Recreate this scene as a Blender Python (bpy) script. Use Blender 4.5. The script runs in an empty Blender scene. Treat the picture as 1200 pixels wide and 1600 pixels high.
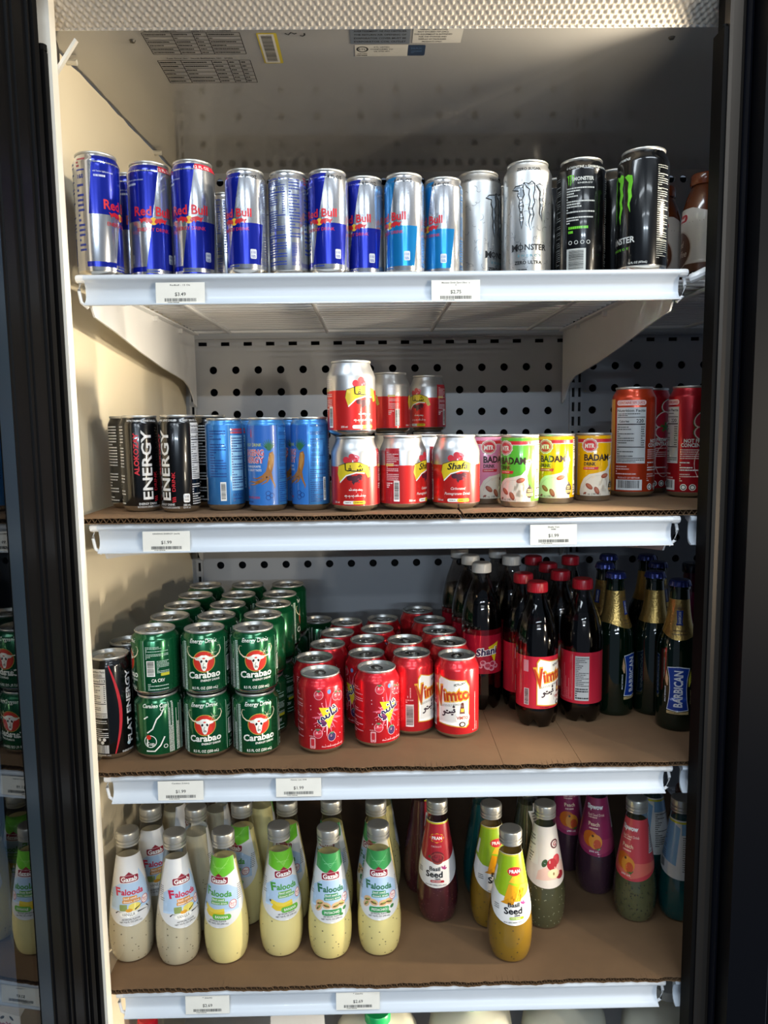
import bpy, bmesh, math, random
from mathutils import Vector, Matrix
random.seed(7)
PI = math.pi
sc = bpy.context.scene
col = sc.collection

# ------------------------------------------------------------------ camera
CX, CY, CZ = -0.0171, -1.0135, 0.5125
YAW, PITCH, ROLL, FPX = 0.0138, 0.1161, -0.0128, 1205.4
cd = bpy.data.cameras.new('camera'); cam = bpy.data.objects.new('camera', cd); col.objects.link(cam)
_F = Vector((math.sin(YAW)*math.cos(PITCH), math.cos(YAW)*math.cos(PITCH), -math.sin(PITCH)))
_R = Vector((math.cos(YAW), -math.sin(YAW), 0)); _U = _R.cross(_F)
_R2 = _R*math.cos(ROLL)+_U*math.sin(ROLL); _U2 = -_R*math.sin(ROLL)+_U*math.cos(ROLL)
cam.matrix_world = Matrix(((_R2.x, _U2.x, -_F.x, CX), (_R2.y, _U2.y, -_F.y, CY), (_R2.z, _U2.z, -_F.z, CZ), (0, 0, 0, 1)))
cd.sensor_fit = 'VERTICAL'; cd.sensor_height = 36.0; cd.lens = FPX/1600*36.0; cd.clip_start = .02
sc.camera = cam
# ------------------------------------------------------------------ world, store lights, exposure
vs = sc.view_settings
vs.view_transform = 'Standard'; vs.look = 'None'; vs.gamma = 1; vs.use_curve_mapping = False; vs.exposure = 0.60
cy = sc.cycles; cy.max_bounces = 8; cy.diffuse_bounces = 4; cy.glossy_bounces = 4; cy.transparent_max_bounces = 10; cy.caustics_reflective = False; cy.caustics_refractive = False; cy.adaptive_threshold = .02
w = bpy.data.worlds.new('store'); sc.world = w; w.use_nodes = True
bg = w.node_tree.nodes['Background']; bg.inputs[0].default_value = (.29, .36, .47, 1); bg.inputs[1].default_value = .26
def area(name, loc, target, sx, sy, power, color):
    l = bpy.data.lights.new(name, 'AREA'); l.shape = 'RECTANGLE'; l.size = sx; l.size_y = sy; l.energy = power; l.color = color
    o = bpy.data.objects.new(name, l); col.objects.link(o); o.location = loc
    o.rotation_euler = (Vector(target)-Vector(loc)).to_track_quat('-Z', 'Y').to_euler(); o['kind'] = 'helper'
    return o
# rows of fluorescent fittings under the shop ceiling, in front of the cooler and further back
COOL = (.84, .93, 1.0)
for y, z, p in ((-.95, 1.95, 15), (-2.7, 2.0, 11), (-5.2, 2.05, 20), (-9.0, 2.05, 300)):
    for x in (-.85, .85):
        area('ceiling_panel_light', (x, y, z), (x, y, 0), 1.2, .28, p, COOL if y > -6 else (.72, .86, 1.0))
WARM = (1.0, .87, .67)
# warm lamps of the lit display across the aisle, to the right: they throw the sharp can shadows on the left wall
for x, y, z, p in ((1.45, -1.36, .50, 8.5), (1.30, -1.60, .12, 3.4), (1.62, -1.22, .80, 2.6)):
    area('display_lamp', (x, y, z), (-.2, .15, z*.5+.1), .05, .14, p, WARM)
# lamp strip behind the right door mullion: small modules one above the other, throwing sideways
for z, p, up, sp in ((.955, .46, -.06, 70), (.79, .24, .16, 130), (.61, .45, -.04, 54), (.46, .45, -.04, 54), (.14, .3, -.04, 54), (-.14, .2, -.04, 54), (-.42, .5, -.04, 54)):
    l = area('mullion_lamp', (.447, -.004, z), (-.43, .07+(.15 if up > 0 else 0), z+up), .012, .05, p, WARM); l.data.spread = math.radians(sp)

# ------------------------------------------------------------------ materials
def lin(h):
    h = h.lstrip('#'); v = [int(h[i:i+2], 16)/255 for i in (0, 2, 4)]
    return tuple(c/12.92 if c <= .04045 else ((c+.055)/1.055)**2.4 for c in v)+(1,)
M = {}
def mat(name, hexc, rough=.5, metal=0.0, coat=0.0, var=.06, scale=60, bump=0.0, spec=.5, emit=None, trans=0, sub=0):
    if name in M: return M[name]
    m = bpy.data.materials.new(name); m.use_nodes = True; nt = m.node_tree; b = nt.nodes['Principled BSDF']
    c = lin(hexc)
    tc = nt.nodes.new('ShaderNodeTexCoord'); nz = nt.nodes.new('ShaderNodeTexNoise'); nz.inputs['Scale'].default_value = scale
    nz.inputs['Detail'].default_value = 3
    nt.links.new(tc.outputs['Object'], nz.inputs['Vector'])
    mx = nt.nodes.new('ShaderNodeMix'); mx.data_type = 'RGBA'
    mx.inputs[6].default_value = tuple(v*(1-var) for v in c[:3])+(1,); mx.inputs[7].default_value = tuple(min(1, v*(1+var)) for v in c[:3])+(1,)
    nt.links.new(nz.outputs[0], mx.inputs[0]); nt.links.new(mx.outputs[2], b.inputs['Base Color'])
    b.inputs['Roughness'].default_value = rough; b.inputs['Metallic'].default_value = metal
    b.inputs['Coat Weight'].default_value = coat; b.inputs['Coat Roughness'].default_value = .06
    b.inputs['Specular IOR Level'].default_value = spec
    if sub: b.inputs['Subsurface Weight'].default_value = sub; b.inputs['Subsurface Radius'].default_value = (.01, .01, .008)
    if bump:
        bp = nt.nodes.new('ShaderNodeBump'); bp.inputs['Strength'].default_value = bump; bp.inputs['Distance'].default_value = .002
        nt.links.new(nz.outputs[0], bp.inputs['Height']); nt.links.new(bp.outputs[0], b.inputs['Normal'])
    if emit: b.inputs['Emission Color'].default_value = lin(emit[0]); b.inputs['Emission Strength'].default_value = emit[1]
    M[name] = m; return m
def thin_glass(name, tint, ior=1.5, rough=0.0, gl='#ffffff'):
    if name in M: return M[name]
    m = bpy.data.materials.new(name); m.use_nodes = True; nt = m.node_tree; nt.nodes.remove(nt.nodes['Principled BSDF'])
    out = nt.nodes['Material Output']
    t = nt.nodes.new('ShaderNodeBsdfTransparent'); t.inputs[0].default_value = lin(tint)
    g = nt.nodes.new('ShaderNodeBsdfGlossy'); g.inputs['Roughness'].default_value = rough; g.inputs[0].default_value = lin(gl)
    f = nt.nodes.new('ShaderNodeFresnel'); ge = nt.nodes.new('ShaderNodeNewGeometry'); mr = nt.nodes.new('ShaderNodeMapRange')   # same reflectance from both sides: a thin sheet
    mr.inputs['To Min'].default_value = ior; mr.inputs['To Max'].default_value = 1/ior
    nt.links.new(ge.outputs['Backfacing'], mr.inputs['Value']); nt.links.new(mr.outputs[0], f.inputs[0])
    x = nt.nodes.new('ShaderNodeMixShader')
    nt.links.new(f.outputs[0], x.inputs[0]); nt.links.new(t.outputs[0], x.inputs[1]); nt.links.new(g.outputs[0], x.inputs[2])
    nt.links.new(x.outputs[0], out.inputs[0]); M[name] = m; return m
def ink(h): return mat('ink_'+h, h, .32, 0, .35, .03, 90)          # opaque print on a can
def foil(h, r=.24):                                                  # lacquer over aluminium; bare metal when colourless
    c = lin(h)[:3]; m = .86 if max(c)-min(c) < .08 else .52
    return mat('foil_'+h+str(r), h, r, m, .3, .03, 90)
def paper(h): return mat('paper_'+h, h, .6, 0, 0, .03, 90)
def gloss(h): return mat('gloss_'+h, h, .18, 0, .4, .03, 60)
ALU = mat('aluminium', '#D4D2CC', .22, 1.0, 0, .05, 200)
ALUD = mat('aluminium_lid', '#C2C1BC', .36, .75, 0, .05, 200)
WHITE = mat('white_enamel', '#E4E4E4', .35, 0, .15, .03, 20)
PLASTIC = mat('white_plastic_channel', '#D0D7DF', .38, 0, .1, .03, 12)
BLACKF = mat('black_door_frame', '#020204', .5, 0, 0, .2, 30, spec=.14)
GASKET = mat('black_rubber_gasket', '#020203', .65, 0, 0, .2, 60, spec=.12)
BRONZE = mat('bronze_metal', '#4A443E', .38, .85, 0, .1, 14)
DARK = mat('dark_cavity', '#08090B', .9)  # near-black standing in for shade in hollows; also colours the header

# ------------------------------------------------------------------ mesh helpers
class MB:
    def __init__(s): s.v = []; s.f = []; s.m = []
    def add(s, vs_, fs, mi=0):
        o = len(s.v); s.v += vs_; s.f += [tuple(i+o for i in f) for f in fs]; s.m += [mi]*len(fs)
    def box(s, x0, y0, z0, x1, y1, z1, mi=0):
        s.add([(x0, y0, z0), (x1, y0, z0), (x1, y1, z0), (x0, y1, z0), (x0, y0, z1), (x1, y0, z1), (x1, y1, z1), (x0, y1, z1)],
              [(0, 3, 2, 1), (4, 5, 6, 7), (0, 1, 5, 4), (1, 2, 6, 5), (2, 3, 7, 6), (3, 0, 4, 7)], mi)
    def lathe(s, prof, seg=48, mis=None, cx=0, cy=0, zs=1):
        o = len(s.v); n = len(prof); mis = mis or [0]*(n-1)
        for (r, z) in prof:
            for k in range(seg):
                a = 2*PI*k/seg; s.v.append((cx+r*math.sin(a), cy-r*math.cos(a), z))
        for i in range(n-1):
            for k in range(seg):
                k2 = (k+1) % seg
                s.f.append((o+i*seg+k, o+i*seg+k2, o+(i+1)*seg+k2, o+(i+1)*seg+k)); s.m.append(mis[i])
    def tube(s, pts, r, seg=8, mi=0):
        pts = [Vector(p) for p in pts]; rings = []; o0 = len(s.v)
        for i, p in enumerate(pts):
            d = (pts[min(i+1, len(pts)-1)]-pts[max(i-1, 0)]).normalized()
            a = d.cross(Vector((0, 0, 1)));
            if a.length < 1e-3: a = d.cross(Vector((1, 0, 0)))
            a.normalize(); b = d.cross(a)
            for k in range(seg):
                t = 2*PI*k/seg; s.v.append(tuple(p+a*(r*math.cos(t))+b*(r*math.sin(t))))
        for i in range(len(pts)-1):
            for k in range(seg):
                k2 = (k+1) % seg
                s.f.append((o0+i*seg+k, o0+i*seg+k2, o0+(i+1)*seg+k2, o0+(i+1)*seg+k)); s.m.append(mi)
        s.f.append(tuple(o0+k for k in range(seg))[::-1]); s.m.append(mi)
        e = o0+(len(pts)-1)*seg; s.f.append(tuple(e+k for k in range(seg))); s.m.append(mi)
    def prism(s, poly, axis, a, b, mi=0):     # polygon in the plane across axis, extruded a..b
        n = len(poly)
        def P(q, t):
            return (t, q[0], q[1]) if axis == 'x' else ((q[0], t, q[1]) if axis == 'y' else (q[0], q[1], t))
        s.add([P(q, a) for q in poly]+[P(q, b) for q in poly],
              [tuple(range(n))[::-1], tuple(range(n, 2*n))]+[(i, (i+1) % n, n+(i+1) % n, n+i) for i in range(n)], mi)
    def mesh(s, name, mats, smooth=True, angle=35):
        me = bpy.data.meshes.new(name); me.from_pydata(s.v, [], s.f); me.update()
        for m_ in (mats if isinstance(mats, (list, tuple)) else [mats]): me.materials.append(m_)
        for p, i in zip(me.polygons, s.m): p.material_index = i
        bm = bmesh.new(); bm.from_mesh(me); bmesh.ops.recalc_face_normals(bm, faces=bm.faces)
        if smooth:
            ca = math.radians(angle)
            for f in bm.faces: f.smooth = True
            for e in bm.edges:
                if len(e.link_faces) != 2 or e.calc_face_angle(0) > ca: e.smooth = False
        bm.to_mesh(me); bm.free(); return me
def obj(name, me, parent=None, loc=(0, 0, 0), rot=(0, 0, 0)):
    o = bpy.data.objects.new(name, me); col.objects.link(o); o.location = loc; o.rotation_euler = rot
    if parent is not None: o.parent = parent
    return o
def tag(o, label, cat, group=None, kind=None):
    if label: o['label'] = label
    if cat: o['category'] = cat
    if group: o['group'] = group
    if kind: o['kind'] = kind
    return o
def build(mb, name, mats, parent=None, smooth=True, angle=35): return obj(name, mb.mesh(name, mats, smooth, angle), parent)
def struct(o, label=None):
    o['kind'] = 'structure'
    if label: o['label'] = label
    return o

# ------------------------------------------------------------------ printed labels (flat shapes wrapped on a body of revolution)
_tc = {}
def text2d(s, bold, shear):
    k = (s, bold, shear)
    if k in _tc: return _tc[k]
    cu = bpy.data.curves.new('t', 'FONT'); cu.body = s; cu.size = 1; cu.offset = bold; cu.shear = shear; cu.resolution_u = 2
    ob = bpy.data.objects.new('t', cu); col.objects.link(ob)
    me = bpy.data.meshes.new_from_object(ob.evaluated_get(bpy.context.evaluated_depsgraph_get()))
    v = [(p.co.x, p.co.y) for p in me.vertices]; f = [tuple(p.vertices) for p in me.polygons]
    bpy.data.objects.remove(ob); bpy.data.curves.remove(cu); bpy.data.meshes.remove(me)
    if v:
        x0 = min(p[0] for p in v); x1 = max(p[0] for p in v)
        v = [(p[0]-(x0+x1)/2, p[1]) for p in v]
    else: x0 = x1 = 0
    _tc[k] = (v, f, x1-x0); return _tc[k]
class Label:
    """units: mm. u runs round the body (0 = front, + = to the viewer's right), v is the height"""
    def __init__(s): s.p = []
    def poly(s, pts, m, L=0): s.p.append(([tuple(q) for q in pts], [tuple(range(len(pts)))], m, L, True)); return s
    def rect(s, u0, v0, u1, v1, m, L=0): return s.poly([(u0, v0), (u1, v0), (u1, v1), (u0, v1)], m, L)
    def ell(s, cx, cy, rx, ry, m, L=0, n=20, rot=0):
        c, d = math.cos(rot), math.sin(rot)
        return s.poly([(cx+rx*math.cos(2*PI*k/n)*c-ry*math.sin(2*PI*k/n)*d, cy+rx*math.cos(2*PI*k/n)*d+ry*math.sin(2*PI*k/n)*c) for k in range(n)], m, L)
    def rrect(s, cx, cy, w_, h, r, m, L=0, rot=0):
        pts = []
        for (sx, sy, a0) in ((1, 1, 0), (-1, 1, 90), (-1, -1, 180), (1, -1, 270)):
            for a in (0, 30, 60, 90):
                t = math.radians(a0+a); pts.append((sx*(w_/2-r)+r*math.cos(t), sy*(h/2-r)+r*math.sin(t)))
        c, d = math.cos(rot), math.sin(rot)
        return s.poly([(cx+x*c-y*d, cy+x*d+y*c) for x, y in pts], m, L)
    def ring(s, cx, cy, rx, ry, t, m, L=0, n=24):
        v = []; f = []
        for k in range(n):
            a = 2*PI*k/n; v += [(cx+rx*math.cos(a), cy+ry*math.sin(a)), (cx+(rx-t)*math.cos(a), cy+(ry-t)*math.sin(a))]
            j = (k+1) % n; f.append((2*k, 2*j, 2*j+1, 2*k+1))
        s.p.append((v, f, m, L, True)); return s
    def text(s, t, cx, cy, h, m, L=1, w=None, bold=.012, shear=0, rot=0, arc=0):
        v, f, wd = text2d(t, bold, shear); k = h/.70; kx = k if w is None or wd == 0 else w/wd
        c, d = math.cos(math.radians(rot)), math.sin(math.radians(rot)); o = []
        for x, y in v:
            x *= kx; y = y*k-h/2
            if arc: y -= arc*(x*x)
            o.append((cx+x*c-y*d, cy+x*d+y*c))
        s.p.append((o, f, m, L, True)); return s
    def stroke(s, pts, wd, m, L=1, closed=False, taper=False):
        pts = [Vector((p[0], p[1])) for p in pts]; n = len(pts); v = []; f = []
        for i, p in enumerate(pts):
            a = pts[(i-1) % n] if closed else pts[max(i-1, 0)]; b = pts[(i+1) % n] if closed else pts[min(i+1, n-1)]
            d = (b-a); d = d.normalized() if d.length > 1e-9 else Vector((1, 0)); q = Vector((-d.y, d.x))*wd/2
            if taper: q *= (1-i/(n-1))*.9+.1
            v += [tuple(p+q), tuple(p-q)]
        for i in range(n if closed else n-1):
            j = (i+1) % n; f.append((2*i, 2*i+1, 2*j+1, 2*j))
        s.p.append((v, f, m, L, True)); return s
    def para(s, u0, v0, u1, v1, n, m, L=1, fill=.55, seed=1, vertical=False):
        """n rows of tiny unreadable print between (u0,v0) and (u1,v1)"""
        rnd = random.Random(seed); v = []; f = []
        if vertical: a0, a1, b0, b1 = v0, v1, u0, u1
        else: a0, a1, b0, b1 = u0, u1, v0, v1
        st = (b1-b0)/n
        for r in range(n):
            y = b1-(r+.5)*st; h = st*fill/2; x = a0
            while x < a1-.4:
                wd = min(rnd.uniform(.7, 2.6), a1-x); o = len(v)
                q = [(x, y-h), (x+wd, y-h), (x+wd, y+h), (x, y+h)]
                if vertical: q = [(b, a) for a, b in q][::-1]
                v += q; f.append((o, o+1, o+2, o+3)); x += wd+rnd.uniform(.3, .6)
                if rnd.random() < .06: break
        s.p.append((v, f, m, L, False)); return s
    def bars(s, u0, v0, u1, v1, m, L=1, seed=3, horiz=False):
        rnd = random.Random(seed); v = []; f = []
        a0, a1 = (v0, v1) if horiz else (u0, u1); x = a0
        while x < a1:
            wd = rnd.choice((.25, .25, .5, .75)); x2 = min(x+wd, a1); o = len(v)
            v += [(u0, x), (u1, x), (u1, x2), (u0, x2)] if horiz else [(x, v0), (x2, v0), (x2, v1), (x, v1)]
            f.append((o, o+1, o+2, o+3)); x = x2+rnd.choice((.25, .3, .5))
        s.p.append((v, f, m, L, horiz)); return s
    def facts(s, u0, v0, u1, v1, ink_m, paper_m=None, L=1, cal='', seed=2, head=True):
        """nutrition panel"""
        h = v1-v0; wd = u1-u0
        if paper_m: s.rect(u0, v0, u1, v1, paper_m, L-1)
        if head: s.text('Nutrition Facts', (u0+u1)/2, v1-h*.055, h*.045, ink_m, L, w=wd*.94, bold=.02)
        for q, t in ((.17, .012), (.29, .02), (.70, .016), (.90, .012)): s.rect(u0+wd*.03, v1-h*(q+t), u1-wd*.03, v1-h*q, ink_m, L)
        if cal:
            s.text('Calories', u0+wd*.28, v1-h*.245, h*.04, ink_m, L, bold=.02); s.text(cal, u1-wd*.2, v1-h*.24, h*.06, ink_m, L, bold=.02)
        s.para(u0+wd*.04, v1-h*.16, u1-wd*.2, v1-h*.10, 2, ink_m, L, .5, seed)
        s.para(u0+wd*.04, v1-h*.69, u0+wd*.62, v1-h*.33, 9, ink_m, L, .42, seed+1)
        s.para(u1-wd*.16, v1-h*.69, u1-wd*.04, v1-h*.33, 9, ink_m, L, .42, seed+2)
        s.para(u0+wd*.04, v1-h*.89, u0+wd*.60, v1-h*.73, 4, ink_m, L, .42, seed+3)
        s.para(u0+wd*.04, v1-h*.985, u1-wd*.04, v1-h*.925, 2, ink_m, L, .45, seed+4)
        return s
    def mesh(s, name, prof=None, R=None, flat=False, conical=False, du=3.0, dv=None):
        """prof: [(r,z)...] in mm, rising z."""
        V = []; Fc = []; MI = []; mats = []; mid = {}
        if prof: zs = [p[1] for p in prof]
        def rz(z):
            i = 0
            while i < len(prof)-2 and z > prof[i+1][1]: i += 1
            (r0, z0), (r1, z1) = prof[i], prof[i+1]; t = 0 if z1 == z0 else max(0, min(1, (z-z0)/(z1-z0)))
            return r0+(r1-r0)*t, (r1-r0)/max(1e-6, z1-z0)
        for (pts, fs, m, L, cut) in s.p:
            if m not in mid: mid[m] = len(mats); mats.append(m)
            bm = bmesh.new(); bv = [bm.verts.new((q[0], q[1], 0)) for q in pts]
            for f in fs:
                try: bm.faces.new([bv[i] for i in f])
                except ValueError: pass
            if cut:
                bmesh.ops.triangulate(bm, faces=[f for f in bm.faces if len(f.verts) > 4])
                if not flat:
                    us = [q[0] for q in pts]; vv = [q[1] for q in pts]
                    if max(us)-min(us) > du:
                        a = math.ceil(min(us)/du)*du
                        while a < max(us):
                            bmesh.ops.bisect_plane(bm, geom=bm.verts[:]+bm.edges[:]+bm.faces[:], plane_co=(a, 0, 0), plane_no=(1, 0, 0)); a += du
                    if dv and max(vv)-min(vv) > dv:
                        a = math.ceil(min(vv)/dv)*dv
                        while a < max(vv):
                            bmesh.ops.bisect_plane(bm, geom=bm.verts[:]+bm.edges[:]+bm.faces[:], plane_co=(0, a, 0), plane_no=(0, 1, 0)); a += dv
            bm.verts.index_update(); o = len(V); off = .13+.075*L
            for q in bm.verts:
                u, v = q.co.x, q.co.y
                if flat: V.append((u/1000, -off/1000, v/1000))
                else:
                    r, sl = rz(v); a = u/(r if conical else R); n = math.hypot(1, sl); ro = r+off/n
                    V.append((ro*math.sin(a)/1000, -ro*math.cos(a)/1000, (v-sl*off/n)/1000))
            for f in bm.faces:
                if f.normal.z < 0: f.normal_flip()
                Fc.append(tuple(o+q.index for q in f.verts)); MI.append(mid[m])
            bm.free()
        me = bpy.data.meshes.new(name); me.from_pydata(V, [], Fc); me.update()
        for m in mats: me.materials.append(m)
        for p, i in zip(me.polygons, MI): p.material_index = i; p.use_smooth = not flat
        return me
# ------------------------------------------------------------------ the cooler cabinet
FB = [.6647, .3461, 0.0, -.3203]                 # lower edge of each shelf front
TOP = [b+.0383 for b in FB]
ZS = {1: TOP[0], 2: TOP[1]+.0084, 3: TOP[2]+.0084, 4: TOP[3]+.0084}
ZC = 1.01                                        # ceiling
CREAM = mat('cream_liner', '#EFE3C8', .42, 0, .15, .05, 7, .15)
GREYW = mat('grey_back_panel', '#A9ACB1', .30, 0, .3, .05, 9)
CEILM = mat('grey_ceiling_panel', '#AEABA6', .10, 0, .9, .05, 6)
# left side wall: thin liner sheet, slightly splayed and wavy
b = MB(); NY, NZ = 26, 30; vs_ = []; fs = []
for i in range(NY+1):
    for j in range(NZ+1):
        y = -.02+.62*i/NY; z = -.75+1.752*j/NZ
        if j == NZ: z = 1.0065+.0009*math.sin(i*1.9)+.0006*math.sin(i*3.7)
        x = -.431+.031*(y/.6)+.0011*math.sin(y*17+z*5)+.0009*math.sin(z*23+y*9)
        vs_.append((x, y, z))
for i in range(NY):
    for j in range(NZ):
        a = i*(NZ+1)+j; fs.append((a, a+NZ+1, a+NZ+2, a+1))
b.add(vs_, fs)
o = struct(build(b, 'wall_left', CREAM)); md = o.modifiers.new('t', 'SOLIDIFY'); md.thickness = .004; md.offset = 1
# ceiling
b = MB(); b.box(-.46, .022, ZC, .95, .63, ZC+.02); CE = struct(build(b, 'ceiling', CEILM, smooth=False))
# perforated back wall: real holes
b = MB(); YB = .6
def plate(x0, x1, z0, z1): b.add([(x0, YB, z0), (x1, YB, z0), (x1, YB, z1), (x0, YB, z1)], [(0, 1, 2, 3)])
def cell(x0, x1, z0, z1, cx, cz, r, rect=None):
    n = 12; o_ = len(b.v)
    if rect: inn = [(cx+rect[0]*sx, cz+rect[1]*sz) for sx, sz in ((1, 0), (1, 1), (0, 1), (-1, 1), (-1, 0), (-1, -1), (0, -1), (1, -1))]; n = 8
    else: inn = [(cx+r*math.cos(2*PI*k/n), cz+r*math.sin(2*PI*k/n)) for k in range(n)]
    out = []
    for k in range(n):
        a = 2*PI*k/n; c, s_ = math.cos(a), math.sin(a); t = min((x1-cx)/c if c > 1e-6 else 9, (x0-cx)/c if c < -1e-6 else 9, (z1-cz)/s_ if s_ > 1e-6 else 9, (z0-cz)/s_ if s_ < -1e-6 else 9)
        out.append((cx+c*t, cz+s_*t))
    V = [(q[0], YB, q[1]) for q in out]+[(q[0], YB, q[1]) for q in inn]+[(q[0], YB+.004, q[1]) for q in inn]
    F = [(k, (k+1) % n, n+(k+1) % n, n+k) for k in range(n)]+[(n+k, n+(k+1) % n, 2*n+(k+1) % n, 2*n+k) for k in range(n)]
    b.add(V, F)
    for (qx, qz) in ((x0, z0), (x1, z0), (x1, z1), (x0, z1)):          # corner triangles
        near = sorted(range(n), key=lambda k: (out[k][0]-qx)**2+(out[k][1]-qz)**2)[:2]
        p0, p1 = out[near[0]], out[near[1]]
        if abs(p0[0]-p1[0]) > 1e-6 and abs(p0[1]-p1[1]) > 1e-6: b.add([(qx, YB, qz), (p0[0], YB, p0[1]), (p1[0], YB, p1[1])], [(0, 1, 2)])
PX = .0461; CX0 = -.342; XA, XB = CX0-.0461/2-.045, CX0+PX*24.5
def row(z0, z1, cz, r, xs, pitch, rect=None):
    e0 = xs[0]-pitch/2; e1 = xs[-1]+pitch/2
    if e0 > XA: plate(XA, e0, z0, z1)
    for i, x in enumerate(xs):
        a = e0 if i == 0 else (xs[i-1]+x)/2; c = e1 if i == len(xs)-1 else (x+xs[i+1])/2
        cell(a, c, z0, z1, x, cz, r, rect)
    if e1 < XB: plate(e1, XB, z0, z1)
holes = [CX0+PX*i for i in range(24) if not 15.5 < i < 16.5]
pairs = []
for k in range(-1, 5): pairs += [-.188+.1565*k, -.117+.1565*k]
pairs = [x for x in pairs if -.38 < x < .76]
dense = [-.365+.0252*i for i in range(44)]
plate(XA, XB, -.78, .193); zc = .193
for k in range(10):
    z = .2155+.0452*k; z1 = z+.0226; row(zc, z1, z, .008, holes, PX); zc = z1
plate(XA, XB, zc, .668); row(.668, .682, .675, .002, [CX0-.02+PX*i for i in range(24)], PX, (.0088, .0038)); plate(XA, XB, .682, .828)
zc = .828
for z, zt in ((.853, .878), (.903, .929), (.955, .978)):
    row(zc, zt, z, .0075, pairs, .07); zc = zt
row(.978, 1.006, .992, .0075, dense, .025); plate(XA, XB, 1.006, ZC)
BW = struct(build(b, 'wall_back', GREYW, smooth=False))
b = MB(); b.box(XA, YB+.05, -.78, XB, YB+.06, ZC); struct(build(b, 'wall_shade_sheet', DARK, smooth=False), 'dark sheet standing in for the shade behind the perforated panel')  # backing sheet coloured near-black as the shade seen through the holes
b = MB(); b.box(XA, YB-.012, .684, XB, YB-.001, .689); build(b, 'ledge', GREYW, BW, smooth=False)
cm = MB(); cm.tube([(-.431+.031*.02/.6, .03, ZC-.006), (-.415, .03, ZC-.007)], .004, 8)
clip = cm.mesh('liner_clip', mat('clear_clip', '#D8D4C8', .3))
for y in (.105, .46): tag(obj('liner_clip', clip, None, (.031*(y-.03)/.6, y-.03, 0)), 'small pale clip on the left ceiling seam, ' + ('near the door' if y < .2 else 'near the back'), 'clip', 'ceiling seam clips')
# slotted uprights
def upright(x, n=1):
    b = MB(); w_ = .013
    for k in range(n):
        x0 = x+k*w_; b.box(x0, YB-.010, -.75, x0+.004, YB-.0005, ZC-.003); b.box(x0+.0095, YB-.010, -.75, x0+w_, YB-.0005, ZC-.003)
        z = -.75
        while z < ZC-.03: b.box(x0+.004, YB-.0098, z, x0+.0095, YB-.0005, z+.011); z += .0295
    build(b, 'upright', GREYW, BW, smooth=False)
    b = MB(); b.box(x+.002, YB-.003, -.75, x+n*w_-.002, YB-.0006, ZC-.004); build(b, 'slot_shade_strip', DARK, BW, smooth=False)  # dark strip set inside: its colour stands in for shade in the slots
upright(-.391); upright(.392, 2)

# lamp cover above the door opening: prismatic sheet sloping up to the front
b = MB(); P0 = Vector((0, .022, ZC-.004)); P1 = Vector((0, -.075, ZC+.055)); x0, x1 = -.44, .46
dn = Vector((0, -.52, -.85)).normalized(); p_x, rows_ = .0092, 9; nx = int((x1-x0)/p_x*6); ny = rows_*6; V = []; F = []
for j in range(ny+1):
    c = P0.lerp(P1, j/ny)
    for i in range(nx+1):
        x = x0+(x1-x0)*i/nx; hgt = abs(math.cos(PI*(x-x0)/p_x+PI*rows_*j/ny)*math.cos(PI*(x-x0)/p_x-PI*rows_*j/ny))**.7*.0032; q = c+dn*hgt; V.append((x, q.y, q.z))
for j in range(ny):
    for i in range(nx): a = j*(nx+1)+i; F.append((a, a+1, a+nx+2, a+nx+1))
b.add(V, F)
DIFF = mat('prismatic_diffuser', '#D9CFC0', .28, 0, .2, .05, 30)
LC = bpy.data.objects.new('lamp_cover', None); col.objects.link(LC)
tag(LC, 'ribbed translucent lamp cover with tiny prisms across the top', 'lamp cover')
o = build(b, 'prism_sheet', DIFF, LC, angle=80); o['kind'] = 'stuff'
b = MB(); b.box(-.45, .020, ZC-.0045, .47, .025, ZC-.0005); build(b, 'edge_strip', WHITE, LC, smooth=False)
b = MB(); b.box(-.5, -.10, ZC+.07, .9, .03, ZC+.09); struct(build(b, 'trim_3', DARK, smooth=False), 'dark header above the lamp cover')

# ------------------------------------------------------------------ door frame
b = MB(); b.box(-.455, -.028, -.78, -.3945, -.010, 1.06); b.box(-.455, -.0285, -.78, -.44, .03, 1.06)
T1 = struct(build(b, 'trim_1', mat('cream_jamb', '#E6E0D4', .4), smooth=False), 'pale jamb at the left of the opening')
b = MB(); b.box(-.415, -.040, -.78, -.3985, -.0282, .955); b.tube([(-.4025, -.034, .955), (-.4025, -.034, .962)], .0055, 10)
build(b, 'gasket', GASKET, T1, smooth=False)
b = MB(); b.prism([(-.4005, .9430), (-.3975, .9400), (-.3700, .9790), (-.3725, .9815)], 'y', -.009, -.003); build(b, 'corner_brace', mat('cream_jamb', '#E6E0D4'), T1, smooth=False)
b = MB(); b.lathe([(0, 0), (.011, 0), (.013, .002), (.0135, .004)], 20); pm = b.mesh('hinge_plug', mat('dark_plug', '#5A5650', .5, .3))
o = obj('hinge_plug', pm, T1, (-.4215, .050, .992), (0, math.radians(90), 0))
o.scale = (1.2, .8, 1)
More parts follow.
